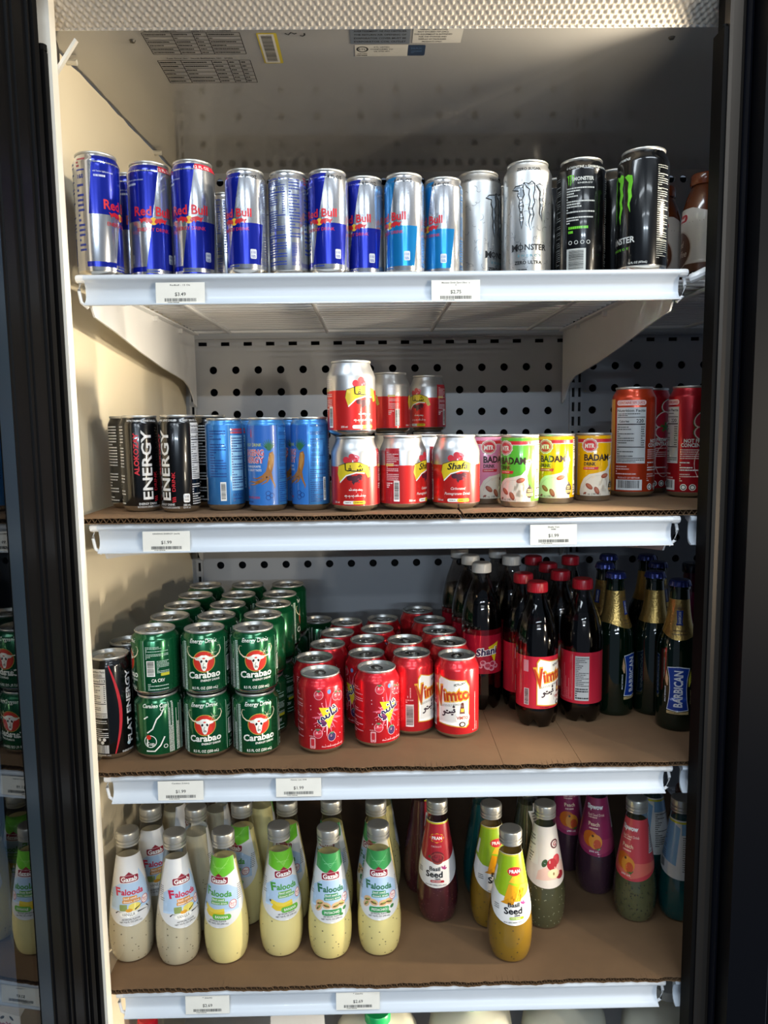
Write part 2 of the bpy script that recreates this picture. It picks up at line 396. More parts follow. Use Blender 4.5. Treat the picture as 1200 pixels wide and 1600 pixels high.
# open door on the left, seen edge-on; its glass mirrors the shelves
A = math.radians(5.5)
D1 = bpy.data.objects.new('door_1', None); col.objects.link(D1); D1.location = (-.4024, -.0405, 0); D1.rotation_euler = (0, 0, -PI/2-A); struct(D1, 'open glass door with black frame at the left')
b = MB(); b.box(.003, -.045, -.9, .108, -.001, 1.25); build(b, 'stile', BLACKF, D1, smooth=False)
for (xa, xb, h) in ((.008, .020, .0035), (.026, .031, .0025), (.040, .062, .0015), (.070, .074, .002), (.084, .104, .001)):
    b = MB(); b.prism([(xa, -.001), (xa+.001, h), (xb-.001, h), (xb, -.001)], 'z', -.9, 1.25); build(b, 'gasket_rib', BLACKF if h < .003 else GASKET, D1, smooth=False)
b = MB(); b.box(.108, -.004, -.9, .134, -.0012, 1.25); build(b, 'glass_border', mat('slate_glass_border', '#1C2A38', .4, 0, 0, .04, spec=.3), D1, smooth=False)
DG = thin_glass('door_glass', '#A8B4BC', 1.75)
b = MB(); b.box(.134, -.004, -.9, .72, -.0015, 1.25); build(b, 'glass_pane', DG, D1, smooth=False)
b = MB(); b.box(.1335, -.0045, -.9, .1345, -.0010, 1.25); build(b, 'glass_edge', GASKET, D1, smooth=False)
# right mullion and the shut door beside it
b = MB(); b.box(.4085, -.042, -.9, .4145, -.012, .975); b.tube([(.4115, -.036, .974), (.4115, -.036, .979)], .0035, 10)
b.box(.414, -.030, -.9, .455, -.012, 1.2); T2 = struct(build(b, 'trim_2', GASKET, smooth=False), 'black gasket on the right mullion')
b = MB(); b.prism([(.414, -.030), (.4142, -.044), (.418, -.0455), (.429, -.0455), (.4335, -.043), (.4345, -.030)], 'z', -.9, 1.2); build(b, 'metal_strip', BRONZE, T2, smooth=False)
b = MB(); b.prism([(.4345, -.03), (.4345, -.040), (.4375, -.050), (.4415, -.047), (.4425, -.030)], 'z', -.9, 1.2); build(b, 'dark_rib', mat('navy_rib', '#15171F', .35, .3), T2, smooth=False)
D2 = bpy.data.objects.new('door_2', None); col.objects.link(D2); D2.location = (.4425, -.03, 0); struct(D2, 'shut black door frame at the right')
b = MB(); b.box(0, -.05, -.9, .052, 0, 1.2); build(b, 'stile', mat('black_door_face', '#020308', .45, 0, 0, spec=.15), D2, smooth=False)
b = MB(); b.box(.053, -.047, -.9, 1.25, -.004, 1.2); build(b, 'panel', mat('black_door_panel', '#020204', .45, 0, 0, spec=.12), D2, smooth=False)  # panel extended out of view to keep the warm lamps off the back wall
b = MB(); b.box(.052, -.049, -.9, .0532, -.003, 1.2); build(b, 'bead', mat('grey_bead', '#2B2E33', .4), D2, smooth=False)

# ------------------------------------------------------------------ shelves
def fascia_profile():
    pts = [(.014, .0383), (.003, .0383), (-.003, .0376), (-.0062, .0352), (-.0068, .0325), (-.0055, .0303), (-.0022, .0292), (-.0012, .0278),
           (.0002, .0262), (.0020, .0215), (.0026, .016), (.0022, .0105), (.0004, .0062), (-.0026, .0032), (-.0062, .0012), (-.0082, .0004), (-.0082, -.0008), (-.005, -.0012)]
    back = [(-.001, .0002), (.0022, .0028), (.0044, .0075), (.0050, .016), (.0044, .0235), (.0032, .0285), (.014, .0320)]
    return pts+back
def bracket(side):
    pts = [(.012, .030), (.010, -.002), (.018, -.012), (.10, -.022), (.22, -.040), (.34, -.055), (.43, -.063), (.49, -.069), (.53, -.080), (.556, -.097), (.570, -.112), (.589, -.118), (.589, .028), (.3, .030)]
    b = MB(); b.prism(pts, 'x', -.0012, .0012)
    s_ = -1 if side > 0 else 1
    b.box(min(0, s_*.012), .02, .026, max(0, s_*.012), .58, .029)
    for k in range(3): b.box(min(0, s_*.008), .12+.17*k, .018, max(0, s_*.008), .128+.17*k, .027)
    return b.mesh('bracket', WHITE, False)
BRK = {s_: bracket(s_) for s_ in (-1, 1)}
def fascia_mesh(xa, xb):
    b = MB(); b.prism(fascia_profile(), 'x', xa, xb); return b.mesh('price_channel', PLASTIC, True, 50)
def wires(xa, xb, ys):
    b = MB()
    for y in ys: b.tube([(xa, y, -.0027), (xb, y, -.0027)], .0027, 8)
    return b.mesh('wires', WHITE)
WY = [.026+.0262*k for k in range(21)]
FA, WI, W1 = fascia_mesh(-.38, .38), wires(-.372, .372, WY), wires(-.372, .372, [0]); FAR, WIR, W1R = fascia_mesh(.4035, .80), wires(.407, .80, WY), wires(.407, .80, [0])
def rail(xa, xb, y, z, r=.003):
    b = MB(); b.tube([(xa, y, z), (xb, y, z)], r, 8); return b
def shelf(i, label, right=False):
    zt = TOP[i]
    s = bpy.data.objects.new('wire_shelf', None); col.objects.link(s); s.location = (0, 0, 0); tag(s, label, 'shelf', 'wire shelves with white price channels')
    xa, xb = (.407, .80) if right else (-.372, .372)
    if not (right and i == 0): obj('price_channel', FAR if right else FA, s, (0, 0, FB[i]))
    if i == 0:
        for y in WY: obj('wire', W1R if right else W1, s, (0, y, zt))
    else: obj('wires', WIR if right else WI, s, (0, 0, zt))['kind'] = 'stuff'
    for x in ([.46, .62] if right else [-.30, -.105, .105, .30]):
        b = MB(); b.tube([(x, .014, zt-.0085), (x, .575, zt-.0085)], .0034, 8); build(b, 'cross_rod', WHITE, s)
    for y in (.016, .576):
        build(rail(xa, xb, y, zt-.0062, .0032), 'edge_rod', WHITE, s)
    if not right:
        for sd in (-1, 1): obj('bracket', BRK[sd], s, (sd*.3765, 0, FB[i]))
        for sd in (-1, 1):
            b = MB(); b.tube([(sd*.379, -.001, zt-.0055), (sd*.3865, -.001, zt-.0055), (sd*.389, -.0005, zt-.0058)], .0052, 10)
            b.tube([(sd*.386, .002, zt-.008), (sd*.3885, .002, zt-.020), (sd*.386, .002, zt-.034), (sd*.378, .003, zt-.041)], .0022, 8)
            build(b, 'rail_end', WHITE, s)
    else:
        if i == 0:
            b = MB(); b.tube([(.397, .004, zt-.012), (.402, -.001, zt-.010), (.411, -.004, zt-.005), (.425, -.004, zt-.004), (.80, -.004, zt-.004)], .0062, 10); build(b, 'front_tube', WHITE, s)
    return s
NM = ['top shelf, white wire with its front holding slim silver and blue cans', 'second shelf down, white wire under cardboard with black and blue cans',
      'third shelf down, white wire under cardboard with green can stacks', 'lowest white wire shelf in view, under cardboard with cream drink bottles']
NR = ['white wire shelf end under the brown coffee bottles at top right', 'white shelf end under the tall red juice cans at far right',
      'white shelf end under the dark beer-style bottles at far right', 'white shelf end under the teal drink bottle at far right']
for i in range(4): shelf(i, NM[i]); shelf(i, NR[i], True)
b = MB(); b.box(-.428, .0, -.705, .80, .59, -.68); struct(build(b, 'floor', WHITE, smooth=False), 'white floor of the cooler cabinet')

# cardboard sheets: two liners over a zigzag flute
CARD = mat('brown_cardboard', '#70553A', .85, 0, 0, .12, 35, .2); CARDE = mat('cardboard_core', '#6E5238', .9)
def cardboard(i, xa, xb, ya, yb, label, seed, rag=.0016, lift=0.0):
    rnd = random.Random(seed); z0 = TOP[i]+.0004+lift; H = .0078
    s = bpy.data.objects.new('cardboard_sheet', None); col.objects.link(s); s.location = (0, 0, 0); tag(s, label, 'cardboard', 'cardboard sheets lining the shelves')
    n = int((xb-xa)/.004); ed = []; r = 0
    for k in range(n+1):
        r = .8*r+rnd.uniform(-rag, rag)*.7; ed.append(r)
    for nm, za, zb, sh in (('top_liner', H-.0007, H, 0), ('bottom_liner', 0, .0007, .0007)):
        b = MB(); V = []; F = []
        for k in range(n+1):
            x = xa+(xb-xa)*k/n; e = ya+ed[k]+sh+rnd.uniform(0, .0006); dz = .0008*math.sin(x*31+seed)*(1 if nm == 'top_liner' else 0)
            V += [(x, e, z0+za+min(dz, 0)), (x, e, z0+zb+min(dz, 0)), (x, ya+.03, z0+za), (x, ya+.03, z0+zb), (x, yb, z0+za), (x, yb, z0+zb)]
        for k in range(n):
            a, c = 6*k, 6*k+6
            F += [(a, c, c+1, a+1), (a+1, c+1, c+3, a+3), (a+3, c+3, c+5, a+5), (a, a+2, c+2, c), (a+2, a+4, c+4, c+2), (a+4, a+5, c+5, c+4)]
        F += [(0, 1, 3, 2), (2, 3, 5, 4), (6*n, 6*n+2, 6*n+3, 6*n+1), (6*n+2, 6*n+4, 6*n+5, 6*n+3)]
        b.add(V, F); build(b, nm, CARD, s, smooth=False)
    b = MB(); p_ = .0076; m = int((xb-xa)/p_*2); V = []; F = []
    for k in range(m+1):
        x = xa+k*p_/2; z = z0+(.0009 if k % 2 else H-.0009); e = ya+.001+ed[min(n, int(k*n/m))]
        V += [(x, e, z), (x, ya+.06, z)]
    for k in range(m): F.append((2*k, 2*k+2, 2*k+3, 2*k+1))
    b.add(V, F); fl = build(b, 'flute', CARD, s, smooth=False); md = fl.modifiers.new('t', 'SOLIDIFY'); md.thickness = .0005
    return s
cardboard(1, -.408, .098, -.010, .55, 'brown cardboard sheet under the black and blue cans on the second shelf', 1)
cardboard(1, .101, .60, -.006, .55, 'brown cardboard sheet under the almond drink cans on the second shelf', 2, .0012)
cardboard(2, -.406, .155, -.010, .55, 'brown cardboard sheet under the green and red cans on the third shelf', 3, .0022)
cardboard(2, .1555, .262, -.0095, .55, 'narrow brown cardboard strip under the red-capped bottles on the third shelf', 4, .002)
cardboard(2, .2625, .60, -.0095, .55, 'brown cardboard sheet under the gold-necked dark bottles on the third shelf', 5, .001)
cardboard(3, -.406, .60, -.010, .55, 'brown cardboard sheet under the glass bottles on the lowest shelf', 6, .0016)

# ------------------------------------------------------------------ price tags
TAGP = mat('tag_paper', '#F5F1E6', .6); TINK = mat('tag_ink', '#3A3833', .7)
def price_tag(x, z, price, line, label, line2=None, ang=0.0, wd=62, ht=27):
    t = bpy.data.objects.new('price_tag', None); col.objects.link(t); t.location = (x, -.0064, z); t.rotation_euler = (math.radians(-3), ang, 0)
    tag(t, label, 'price tag', 'paper price tags in the shelf fronts')
    b = MB(); b.box(-wd/2000, 0, 0, wd/2000, .0003, ht/1000); build(b, 'paper', TAGP, t, smooth=False)
    L = Label(); L.text(line, 0, ht-3.2, 1.8, TINK, 0, w=min(36, 1.7*len(line)))
    if line2: L.text(line2, 0, ht-6.2, 1.8, TINK, 0)
    L.text(price, 0, ht*.46, 4.4, TINK, 0, bold=.008); L.bars(-20, ht*.12, 20, ht*.27, TINK, 0, seed=int(x*1000)); L.para(-16, ht*.05, 16, ht*.10, 1, TINK, 0)
    obj('print', L.mesh('print', flat=True), t)
price_tag(-.258, .6645, '$3.49', 'Redbull - 12 Oz', 'price tag with a $3.49 price below the tall blue cans')
price_tag(.092, .664, '$2.75', 'Monster Drink Zero Ultra - a', 'two-line price tag with a $2.75 price below the light blue cans', '4')
price_tag(-.290, .3465, '$1.99', 'GINSENG ENERGY (each)', 'price tag reading $1.99 below the black slim cans')
price_tag(.221, .348, '$1.99', 'Shafa Can', 'price tag reading $1.99 below the yellow almond drink cans', '300ML')
price_tag(-.286, .002, '$1.99', 'Carabao (Unkn)', 'price tag reading $1.99 below the green can stacks')
price_tag(-.125, .004, '$1.99', 'Vimto can 330', 'price tag reading $1.99 below the red fruit cans')
price_tag(-.262, -.317, '$2.69', '* (each)', 'price tag reading $2.69 at the left of the lowest shelf front')
price_tag(-.049, -.316, '$2.69', '* (each)', 'price tag reading $2.69 near the middle of the lowest shelf front')

# ------------------------------------------------------------------ stickers and print on the ceiling (read from the front, looking up)
SI = mat('sticker_ink', '#141210', .7)
def ceil_label(L, x, y, name, label, cat): return tag(obj(name, L.mesh(name, flat=True), None, (x, y, ZC-.0002), (PI/2, 0, 0)), label, cat)
L = Label()
def table(x0, y0, x1, y1, cols, rows, seed):
    for k in range(rows+1): yy = y0+(y1-y0)*k/rows; L.rect(x0, yy-.5, x1, yy+.5, SI)
    for c in cols: L.rect(x0+(x1-x0)*c-.45, y0, x0+(x1-x0)*c+.45, y1, SI)
    for k in range(rows):
        for c0, c1 in zip(cols[:-1], cols[1:]): L.para(x0+(x1-x0)*c0+1.5, y0+(y1-y0)*(k+.25)/rows, x0+(x1-x0)*(c1-.06), y0+(y1-y0)*(k+.75)/rows, 1, SI, 0, .55, seed+k)
L.text('Model No. ARMKC22', -40, -2, 3.2, SI, 0); L.text('Serial No. 1110 111037098', 25, -2, 3.2, SI, 0)
table(-65, -64, 60, -6, [0, .3, .52, .66, 1.0], 6, 3)
L.text('Twin Door, Inc.   North Bethlehem, NC   27302', -6, -76, 3.2, SI, 0); table(-65, -152, 62, -82, [0, .25, .58, .75, .88, 1.0], 6, 9)
ceil_label(L, -.240, .034, 'specification_print', 'black printed specification tables on the left of the ceiling', 'print')
L = Label(); L.rrect(0, 0, 26, 84, 2, mat('sticker_yellow', '#D8C23A', .5)); L.rect(-11, -40, 9, 39, paper('#E0DDD4'), 1); L.bars(-8, -36, 6, 36, SI, 2, horiz=True)
ceil_label(L, -.146, .084, 'barcode_sticker', 'yellow-edged barcode sticker on the ceiling', 'sticker')
L = Label(); L.rect(-39, -20, 39, 20, mat('grey_plate', '#7E8690', .4, .3))
for k, t in enumerate(('AVERTISSEMENT: NE PAS OBSTRUER', 'THE RETURN AIR OPENING OF', 'EVAPORATOR COVER MUST BE', 'EVAPORATOR COIL OUTLET')): L.text(t, 0, 14-9*k, 4.2, SI, 1, w=68)
ceil_label(L, .0005, .053, 'warning_plate', 'grey printed warning plate at the centre of the ceiling', 'sticker')
L = Label(); L.rect(-32, -20, 32, 20, paper('#CFCBC2'))
for k, t in enumerate(('AMBIENT TEMPERATURE', 'NOT EXCEED 75F (24C).', 'THIS EQUIPMENT IS INTENDED', 'FOR THE STORAGE AND', 'DISPLAY OF PACKAGED', 'PRODUCTS ONLY.')): L.text(t, -6, 16-6.4*k, 3.6, SI, 1, w=len(t)*1.9)
ceil_label(L, .075, .0505, 'notice_label', 'pale notice label right of the grey ceiling plate', 'sticker')
L = Label(); L.rect(-36, -16, 35, 16, paper('#DAD6CC')); L.ring(-26, 4, 8, 8, 2, SI, 1); L.text('ETL', -26, 4, 4.5, SI, 1); L.text('LISTED', -26, -8, 3, SI, 1)
for k, t in enumerate(('ETL LISTED', 'CONFORMS TO', 'UL STD 471')): L.text(t, 0, 10-6*k, 3, SI, 1)
L.para(-34, -15, 20, -11, 1, SI, 1)
ceil_label(L, .003, .091, 'certification_label', 'small white certification label with a round mark below the grey ceiling plate', 'sticker')
L = Label(); L.rrect(0, 0, 23, 30, 2.5, mat('navy_sticker', '#2A3B55', .35)); L.text('MAX', 0, 6, 5, mat('navy_sticker_text', '#54708F', .5), 1); L.para(-7, -8, 7, 0, 2, mat('navy_sticker_text', '#54708F'), 1)
ceil_label(L, .050, .091, 'navy_sticker', 'small dark blue square sticker on the ceiling', 'sticker')
L = Label(); L.stroke([(-12, 3), (-8, -1), (-4, 5), (0, 1), (3, 3)], 2.2, SI, 0); L.stroke([(7, -3), (10, -5), (13, -2), (13, 3)], 2.2, SI, 0)
ceil_label(L, -.110, .046, 'marker_scribble', 'black marker scribble beside the yellow barcode sticker', 'marking')
b = MB(); b.lathe([(0, -.003), (.003, -.0026), (.0045, 0)], 12); sm = b.mesh('screw', mat('screw_steel', '#6A665E', .4, .8))
for x, t in ((-.322, 'left'), (.384, 'right')): tag(obj('screw', sm, None, (x, .06, ZC)), f'small steel screw in the ceiling near the {t} side', 'screw', 'ceiling screws')
# ------------------------------------------------------------------ drink cans
def can_shape(R, H, Rn, paint, sh=15, steps=False):
    rf = Rn-2.5
    low = [(0, 9), (rf-6, 7), (rf-1.6, 1), (rf, 0), (rf+1.4, .7), (R-.9, 5.6), (R, 8.6)]
    Hs = H-sh; t = [(R, Hs)]
    for k in range(1, 6):
        q = k/5; t.append((R+(Rn-R)*(q*q*(3-2*q)*.55+q*.45), Hs+(H-3.4-Hs)*q))
    prof = low+t; b = MB(); b.lathe([(r/1000, z/1000) for r, z in prof], 48, [0]*(len(low)-1)+[1]*len(t))
    body = b.mesh('body', [ALU, paint], True, 50)
    b = MB(); lp = [(Rn, H-3.6), (Rn+.9, H-2.6), (Rn+1.1, H-1), (Rn+.5, H-.1), (Rn-.5, H-.2), (Rn-1.2, H-1.6), (Rn-2.2, H-6), (Rn-3.2, H-6.5), (Rn-4.4, H-4.4), (0, H-4.2)]
    b.lathe([(r/1000, z/1000) for r, z in lp], 48)
    lid = b.mesh('lid', ALUD, True, 50)
    b = MB(); k = Rn/26; z = (H-3.0)/1000; n = 20; V = []; F = []
    for i in range(n):                                             # ring-pull: stadium ring
        a = 2*PI*i/n; ox, oy = 7.6*k*math.cos(a), 11.5*k*math.sin(a)-1; ix, iy = 4.6*k*math.cos(a), 5.0*k*math.sin(a)-4.5*k
        V += [(ox/1000, oy/1000, z-.0006), (ox/1000, oy/1000, z+.0006), (ix/1000, iy/1000, z+.0006), (ix/1000, iy/1000, z-.0006)]
    for i in range(n):
        a, c = 4*i, 4*((i+1) % n); F += [(a, c, c+1, a+1), (a+1, c+1, c+2, a+2), (a+2, c+2, c+3, a+3), (a+3, c+3, c, a)]
    b.add(V, F); b.lathe([(0, z+.0012), (.0022*k, z+.001), (.0024*k, z-.001)], 10, cy=.003*k)
    b.tube([(9*k/1000*math.cos(2*PI*i/16), .0105*k+.0075*k*math.sin(2*PI*i/16), z-.0011) for i in range(17)], .0004, 5)
    tab = b.mesh('pull_tab', ALU, True, 40)
    lab_prof = [(R-.9, 5.6), (R, 8.6)]+t
    return body, lid, tab, lab_prof
def can(R, H, Rn, paint, L, sh=15):
    body, lid, tab, prof = can_shape(R, H, Rn, paint, sh)
    pr = L.mesh('printed_label', prof, R, dv=4 if sh > 12 else 6) if L else None
    return [('body', body, None), ('lid', lid, None), ('pull_tab', tab, 1)]+([('printed_label', pr, 0)] if pr else [])
def place(parts, name, x, y, z, turn, label, cat, group, tilt=0):
    e = bpy.data.objects.new(name, None); col.objects.link(e); e.empty_display_size = .03; e.location = (x, y, z)
    face = math.atan2(CX-x, -(CY-y)); e.rotation_euler = (0, tilt, face+math.radians(turn)); tag(e, label, cat, group)
    os_ = []
    for nm, me, par in parts:
        o = bpy.data.objects.new(nm, me); col.objects.link(o); o.parent = e if par is None else os_[par]; os_.append(o)
        if nm == 'seeds': o['kind'] = 'stuff'
    return e
K, W_, RED = ink('#0C0C0E'), ink('#F0F0EC'), ink('#D2222F')

# --- silver and coloured quarters with two bulls
def quarters(R, H, c, red, c2, big):
    L = Label(); blue = foil(c, .2); dk = ink(c2); h2 = H*.49
    def bx(v): return 11-25*(1-v/H)          # slanted middle edge
    def lx(v): return -37-14*(1-v/H)
    def rx(v): return 47-14*(1-v/H)
    T = H-5.5; b0 = H*.105; b1 = 9.2; b2 = H*.07
    L.poly([(lx(h2), h2+2), (bx(h2), h2+2), (bx(T), T), (lx(T), T)], blue)
    L.poly([(bx(b0), b0), (rx(b0), b0), (rx(h2), h2), (bx(h2), h2)], blue)
    L.poly([(bx(b1), b1), (rx(b1), b1), (rx(b2), b2), (bx(b2), b2)], blue)
    L.poly([(lx(b0), b2+2), (bx(b0), b2+2), (bx(b0), b0+3), (lx(b0), b0+3)], blue)
    y = H*.585; L.text('Red Bull', 0, y, H*.075, red, 2, w=R*1.75, bold=.025)
    by = H*.5; yel = ink('#E8B93A'); L.ell(0, by, R*.17, R*.17, yel, 2)
    for s in (-1, 1):
        pts = [(1, -1.0), (2.5, 2.6), (6, 3.4), (10, 4.2), (14, 2.4), (17.5, 3.8), (15.5, .6), (14, -2.6), (12.4, -.4), (9, -.6), (7.5, -3.4), (6, -.8), (3.5, -3.2)]
        q = [(s*px*R/26, by+py*R/26) for px, py in pts]; L.poly(q if s > 0 else q[::-1], ink('#C8202C'), 3)
    L.text('ENERGY DRINK', 0, H*.432, H*.03, red, 4, w=R*1.5, bold=.0)
    L.text('12 FL OZ' if big else '8.4 FL OZ', 20, T-5.0, 4.2, K if not big else W_, 3)
    if big: L.poly([(bx(T-8), T-8), (rx(T), T-8), (rx(T), T-.5), (bx(T), T-.5)], ink('#C5243A'), 2)
    L.rrect(rx(b0)-10, H*.2, 8, 12, 1.5, ink('#C8CCD4'), 2); L.text('160' if big else '110', rx(b0)-10, H*.215, 3, dk, 3); L.para(rx(b0)-13, H*.165, rx(b0)-7, H*.19, 2, dk, 3)
    L.text('with Taurine. Lightly carbonated', -24, H*.84, 1.9, ink('#BFC6DA'), 2, w=26); L.para(-36, H*.79, -16, H*.82, 1, ink('#BFC6DA'), 2)
    L.para(bx(b0)+3, b2+.8, rx(b0)-6, b0-.8, 1, dk, 2)
    # back: facts in the same ink
    for u0 in (50,):
        u1 = 2*PI*R-68; L.facts(u0, H*.42, u0+30, H*.95, dk, None, 1, '160' if big else '110', 5)
        L.para(u0, H*.10, u0+30, H*.40, 12, dk, 1, .5, 8); L.para(u0+34, H*.36, u1, H*.92, 20, dk, 1, .45, 9); L.bars(u0+36, H*.10, u1-2, H*.32, dk, 1, horiz=True)
    L.text('160', -54, H*.80, 5, dk, 2); L.rect(-60, H*.845, -48, H*.855, dk, 2); L.para(-60, H*.2, -50, H*.75, 14, dk, 1, .45, 12); L.para(-60, H*.87, -47, H*.95, 3, ink('#B04050'), 1)
    return can(R, H, R-3.5 if not big else R-4, foil('#C9CCD2', .2), L, 13)
RB12 = quarters(29, 156, '#1426A0', RED, '#2A3F9A', True)
RB8 = quarters(26.5, 133, '#1527A4', RED, '#27409E', False)
RBS = quarters(26.5, 133, '#1A86CE', RED, '#2F74B8', False)
# --- claw cans
CLAW = [[(-23, 22), (-18, 26), (-9, 27), (-6, 30), (-8, 24), (-6, 14), (-9, 8), (-7, 0), (-9, -8), (-7, -16), (-9, -30), (-12, -16), (-11, -8), (-13, 0), (-12, 8), (-15, 14), (-14, 20)],
        [(-6, 30), (0, 28), (4, 31), (8, 28), (8, 20), (6, 12), (8, 4), (5, -4), (7, -12), (4, -22), (3, -33), (0, -22), (2, -12), (0, -4), (2, 6), (0, 14), (1, 21), (-3, 24)],
        [(10, 26), (15, 28), (21, 26), (22, 18), (20, 8), (21, 0), (18, -8), (19, -20), (15, -10), (16, 0), (15, 8), (16, 18)]]
def claw(L, cx, cy, k, fill, edge, lay=2):
    for c in CLAW:
        q = [(cx+x*k, cy+y*k) for x, y in c]
        L.poly(q, fill, lay)
        if edge: L.stroke(q, 1.5*k, edge, lay+1, True)
def claws(white):
    R, H = 33, 157; L = Label(); T = K if white else ink('#C9CCC8')
    claw(L, 0, 96, 1.0, foil('#B9C4CE', .25) if white else ink('#6CC72E'), K if white else None)
    y = 42; L.text('M', -19, y, 9, T, 2, bold=.03); L.text('O', -10.5, y, 7.5, T, 2, bold=.01); L.rect(-10.9, y-6.5, -10.1, y+6.5, T, 2); L.text('NSTER', 10.5, y, 7.5, T, 2, w=31, bold=.025)
    L.text('E N E R G Y', 2, 31, 3.0, ink('#5C9AA8') if white else ink('#6CC72E'), 2, w=32)
    L.text('ZERO ULTRA' if white else 'ENERGY', 0, 22, 4.4, T, 2, w=38 if white else 20, bold=.03) if white else None
    L.text('ZERO SUGAR' if white else '+ B VITAMINS', 0, H-13.0, 3.8, T, 2, w=34, bold=.02)
    L.text('L-CARNITINE + GINSENG', -100, H-13.5, 3.4, T, 2, w=46, bold=.01); L.text('TAURINE + ZERO', -62, H-13.5, 3.4, T, 2, w=36, bold=.01)
    L.text('16 FL OZ (473mL)', 30, 12, 2.6, T, 2, w=24) if not white else L.para(-16, 11, 24, 14, 1, T, 1)
    if white:                                            # embossed swirl filigree
        sw = foil('#7C8186', .3); rnd = random.Random(5)
        for k in range(150):
            u, v, a = rnd.uniform(-100, 100), rnd.uniform(14, 138), rnd.uniform(0, 6.3); r = rnd.uniform(2, 7); s = rnd.choice((-1, 1))
            L.stroke([(u+r*math.cos(a+s*t*.5)*(1-t*.1), v+r*math.sin(a+s*t*.5)*(1-t*.1)) for t in range(7)], .8, sw, 0, taper=True)
    # info panel on the back, facts on the sides
    c = 104 if not white else -75
    if not white:
        claw(L, -c-13, 127, .23, ink('#6CC72E'), None); L.text('MONSTER', -c+5, 128, 4.6, T, 2, w=27, bold=.03); L.text('ENERGY', -c+7, 122.5, 2, T, 2, w=20)
        L.para(-c-18, 84, -c+20, 118, 10, T, 1, .5, 3); L.para(-c-18, 70, -c+20, 80, 3, T, 1, .5, 4); L.para(-c-15, 57, -c+12, 68, 2, ink('#6CC72E'), 1, .6, 6)
        L.rect(-c-17, 8.8, -c+9, 38, ink('#B8BCB8'), 1); L.bars(-c-14, 11, -c+6, 36, K, 2, horiz=True)
        for k in range(4): L.ring(-c-12+8*k, 46, 2.6, 2.6, .7, T, 2, 10)
        g_ = ink('#8E918E'); L.para(54, 16, 74, 134, 44, g_, 1, .35, 5); L.para(-62, 16, -48, 134, 40, g_, 1, .35, 6)
        for v_ in (40, 78, 104, 122): L.rect(54, v_, 74, v_+.6, g_, 2)
    else:
        L.text('MONSTER', -70, 128, 4.2, T, 2, w=22, bold=.03); L.para(-86, 60, -58, 122, 16, T, 1, .4, 3)
    return can(R, H, 27, foil('#C4C6C6', .34) if white else mat('black_can_lacquer', '#0A0B0D', .22, .3, .5), L, 17)
MW, MBK = claws(True), claws(False)
# --- black slim can with upright lettering
def slim_black(R, H, tall):
    L = Label(); sv = ink('#D8D8D8'); rd = ink('#C62833'); T = H-9
    L.text('ENERGY', 4, H*.49, 13.5, sv, 1, w=H*.72, bold=.02, rot=90)
    L.text('ALOKOZAY', -10, H*.60, 6.5, rd, 1, w=H*.44, bold=.03, rot=90)
    L.text('DRINK', 16, H*.32, 4.5, rd, 1, w=H*.20, bold=.02, rot=90)
    for k in range(3): L.poly([(13.5, 14+2.6*k), (18.5, 15.4+2.6*k), (18.5, 17+2.6*k), (13.5, 15.6+2.6*k)], rd, 1)
    L.text('ENERGY DRINK', 4, 11.5, 3, sv, 1, w=26); L.text('BOISSON ENERGISANTE', 6, 7.3, 2.6, sv, 1, w=34)
    L.text('WITH TAURINE, SERVE CHILLED', 0, T+1.5, 2.6, sv, 1, w=46); L.text('BEST SERVED CHILLED', 52, T+1.5, 2.6, sv, 1, w=40)
    L.rrect(33, 20, 9, 12, 2, sv, 1); L.text('130', 33, 22, 3, K, 2); L.para(30, 16, 36, 19, 2, K, 2); L.text('250 mL', 33, 10.5, 2.6, sv, 1, w=10); L.text('8.4 fl oz', 33, 7, 2.4, sv, 1, w=10)
    L.facts(42, H*.34, 62, H*.92, K, sv, 2, '110', 4); L.para(42, 10, 62, H*.30, 9, sv, 1, .45, 5)
    L.para(-66, 10, -30, H*.9, 26, sv, 1, .42, 8)
    if tall:                                             # back: facts panel and a red swoosh
        L2 = Label(); n = 14
        L2.facts(-36, H*.42, -14, H*.90, K, ink('#D6D4CE'), 2, '113', 4); L2.para(-34, H*.20, -14, H*.40, 10, sv, 1, .4, 5)
        L2.bars(-32, 10, -14, 22, sv, 1); L2.ell(-27, 30, 2.4, 2.4, sv, 1); L2.ell(-20, 30, 2.4, 2.4, sv, 1); L2.ell(-23, 25.5, 2.4, 2.4, sv, 1)
        a = [(-10+12*math.sin(PI*k/n*.9), H*.93-(H*.93-9)*k/n) for k in range(n+1)]; c = [(u+1.5+3*math.sin(PI*k/n), v) for k, (u, v) in enumerate(a)]
        L2.poly(a+c[::-1], rd, 1); L2.text('FLAT ENERGY', 18, H*.5, 8.5, sv, 1, w=H*.72, bold=.03, rot=90); L2.ell(15, 20, 3, 3, ink('#A8C0CC'), 1); L2.text('ENERGY DRINK', 14, 10, 2.4, sv, 1, w=20); L2.text('1 PT (330 mL)', -22, 7.4, 2.2, sv, 1, w=20)
        L = L2
    return can(R, H, R-3.5, mat('black_can_lacquer', '#0A0B0D'), L, 12)
SLB, SLT = slim_black(26.5, 133, False), slim_black(29, 146, True)
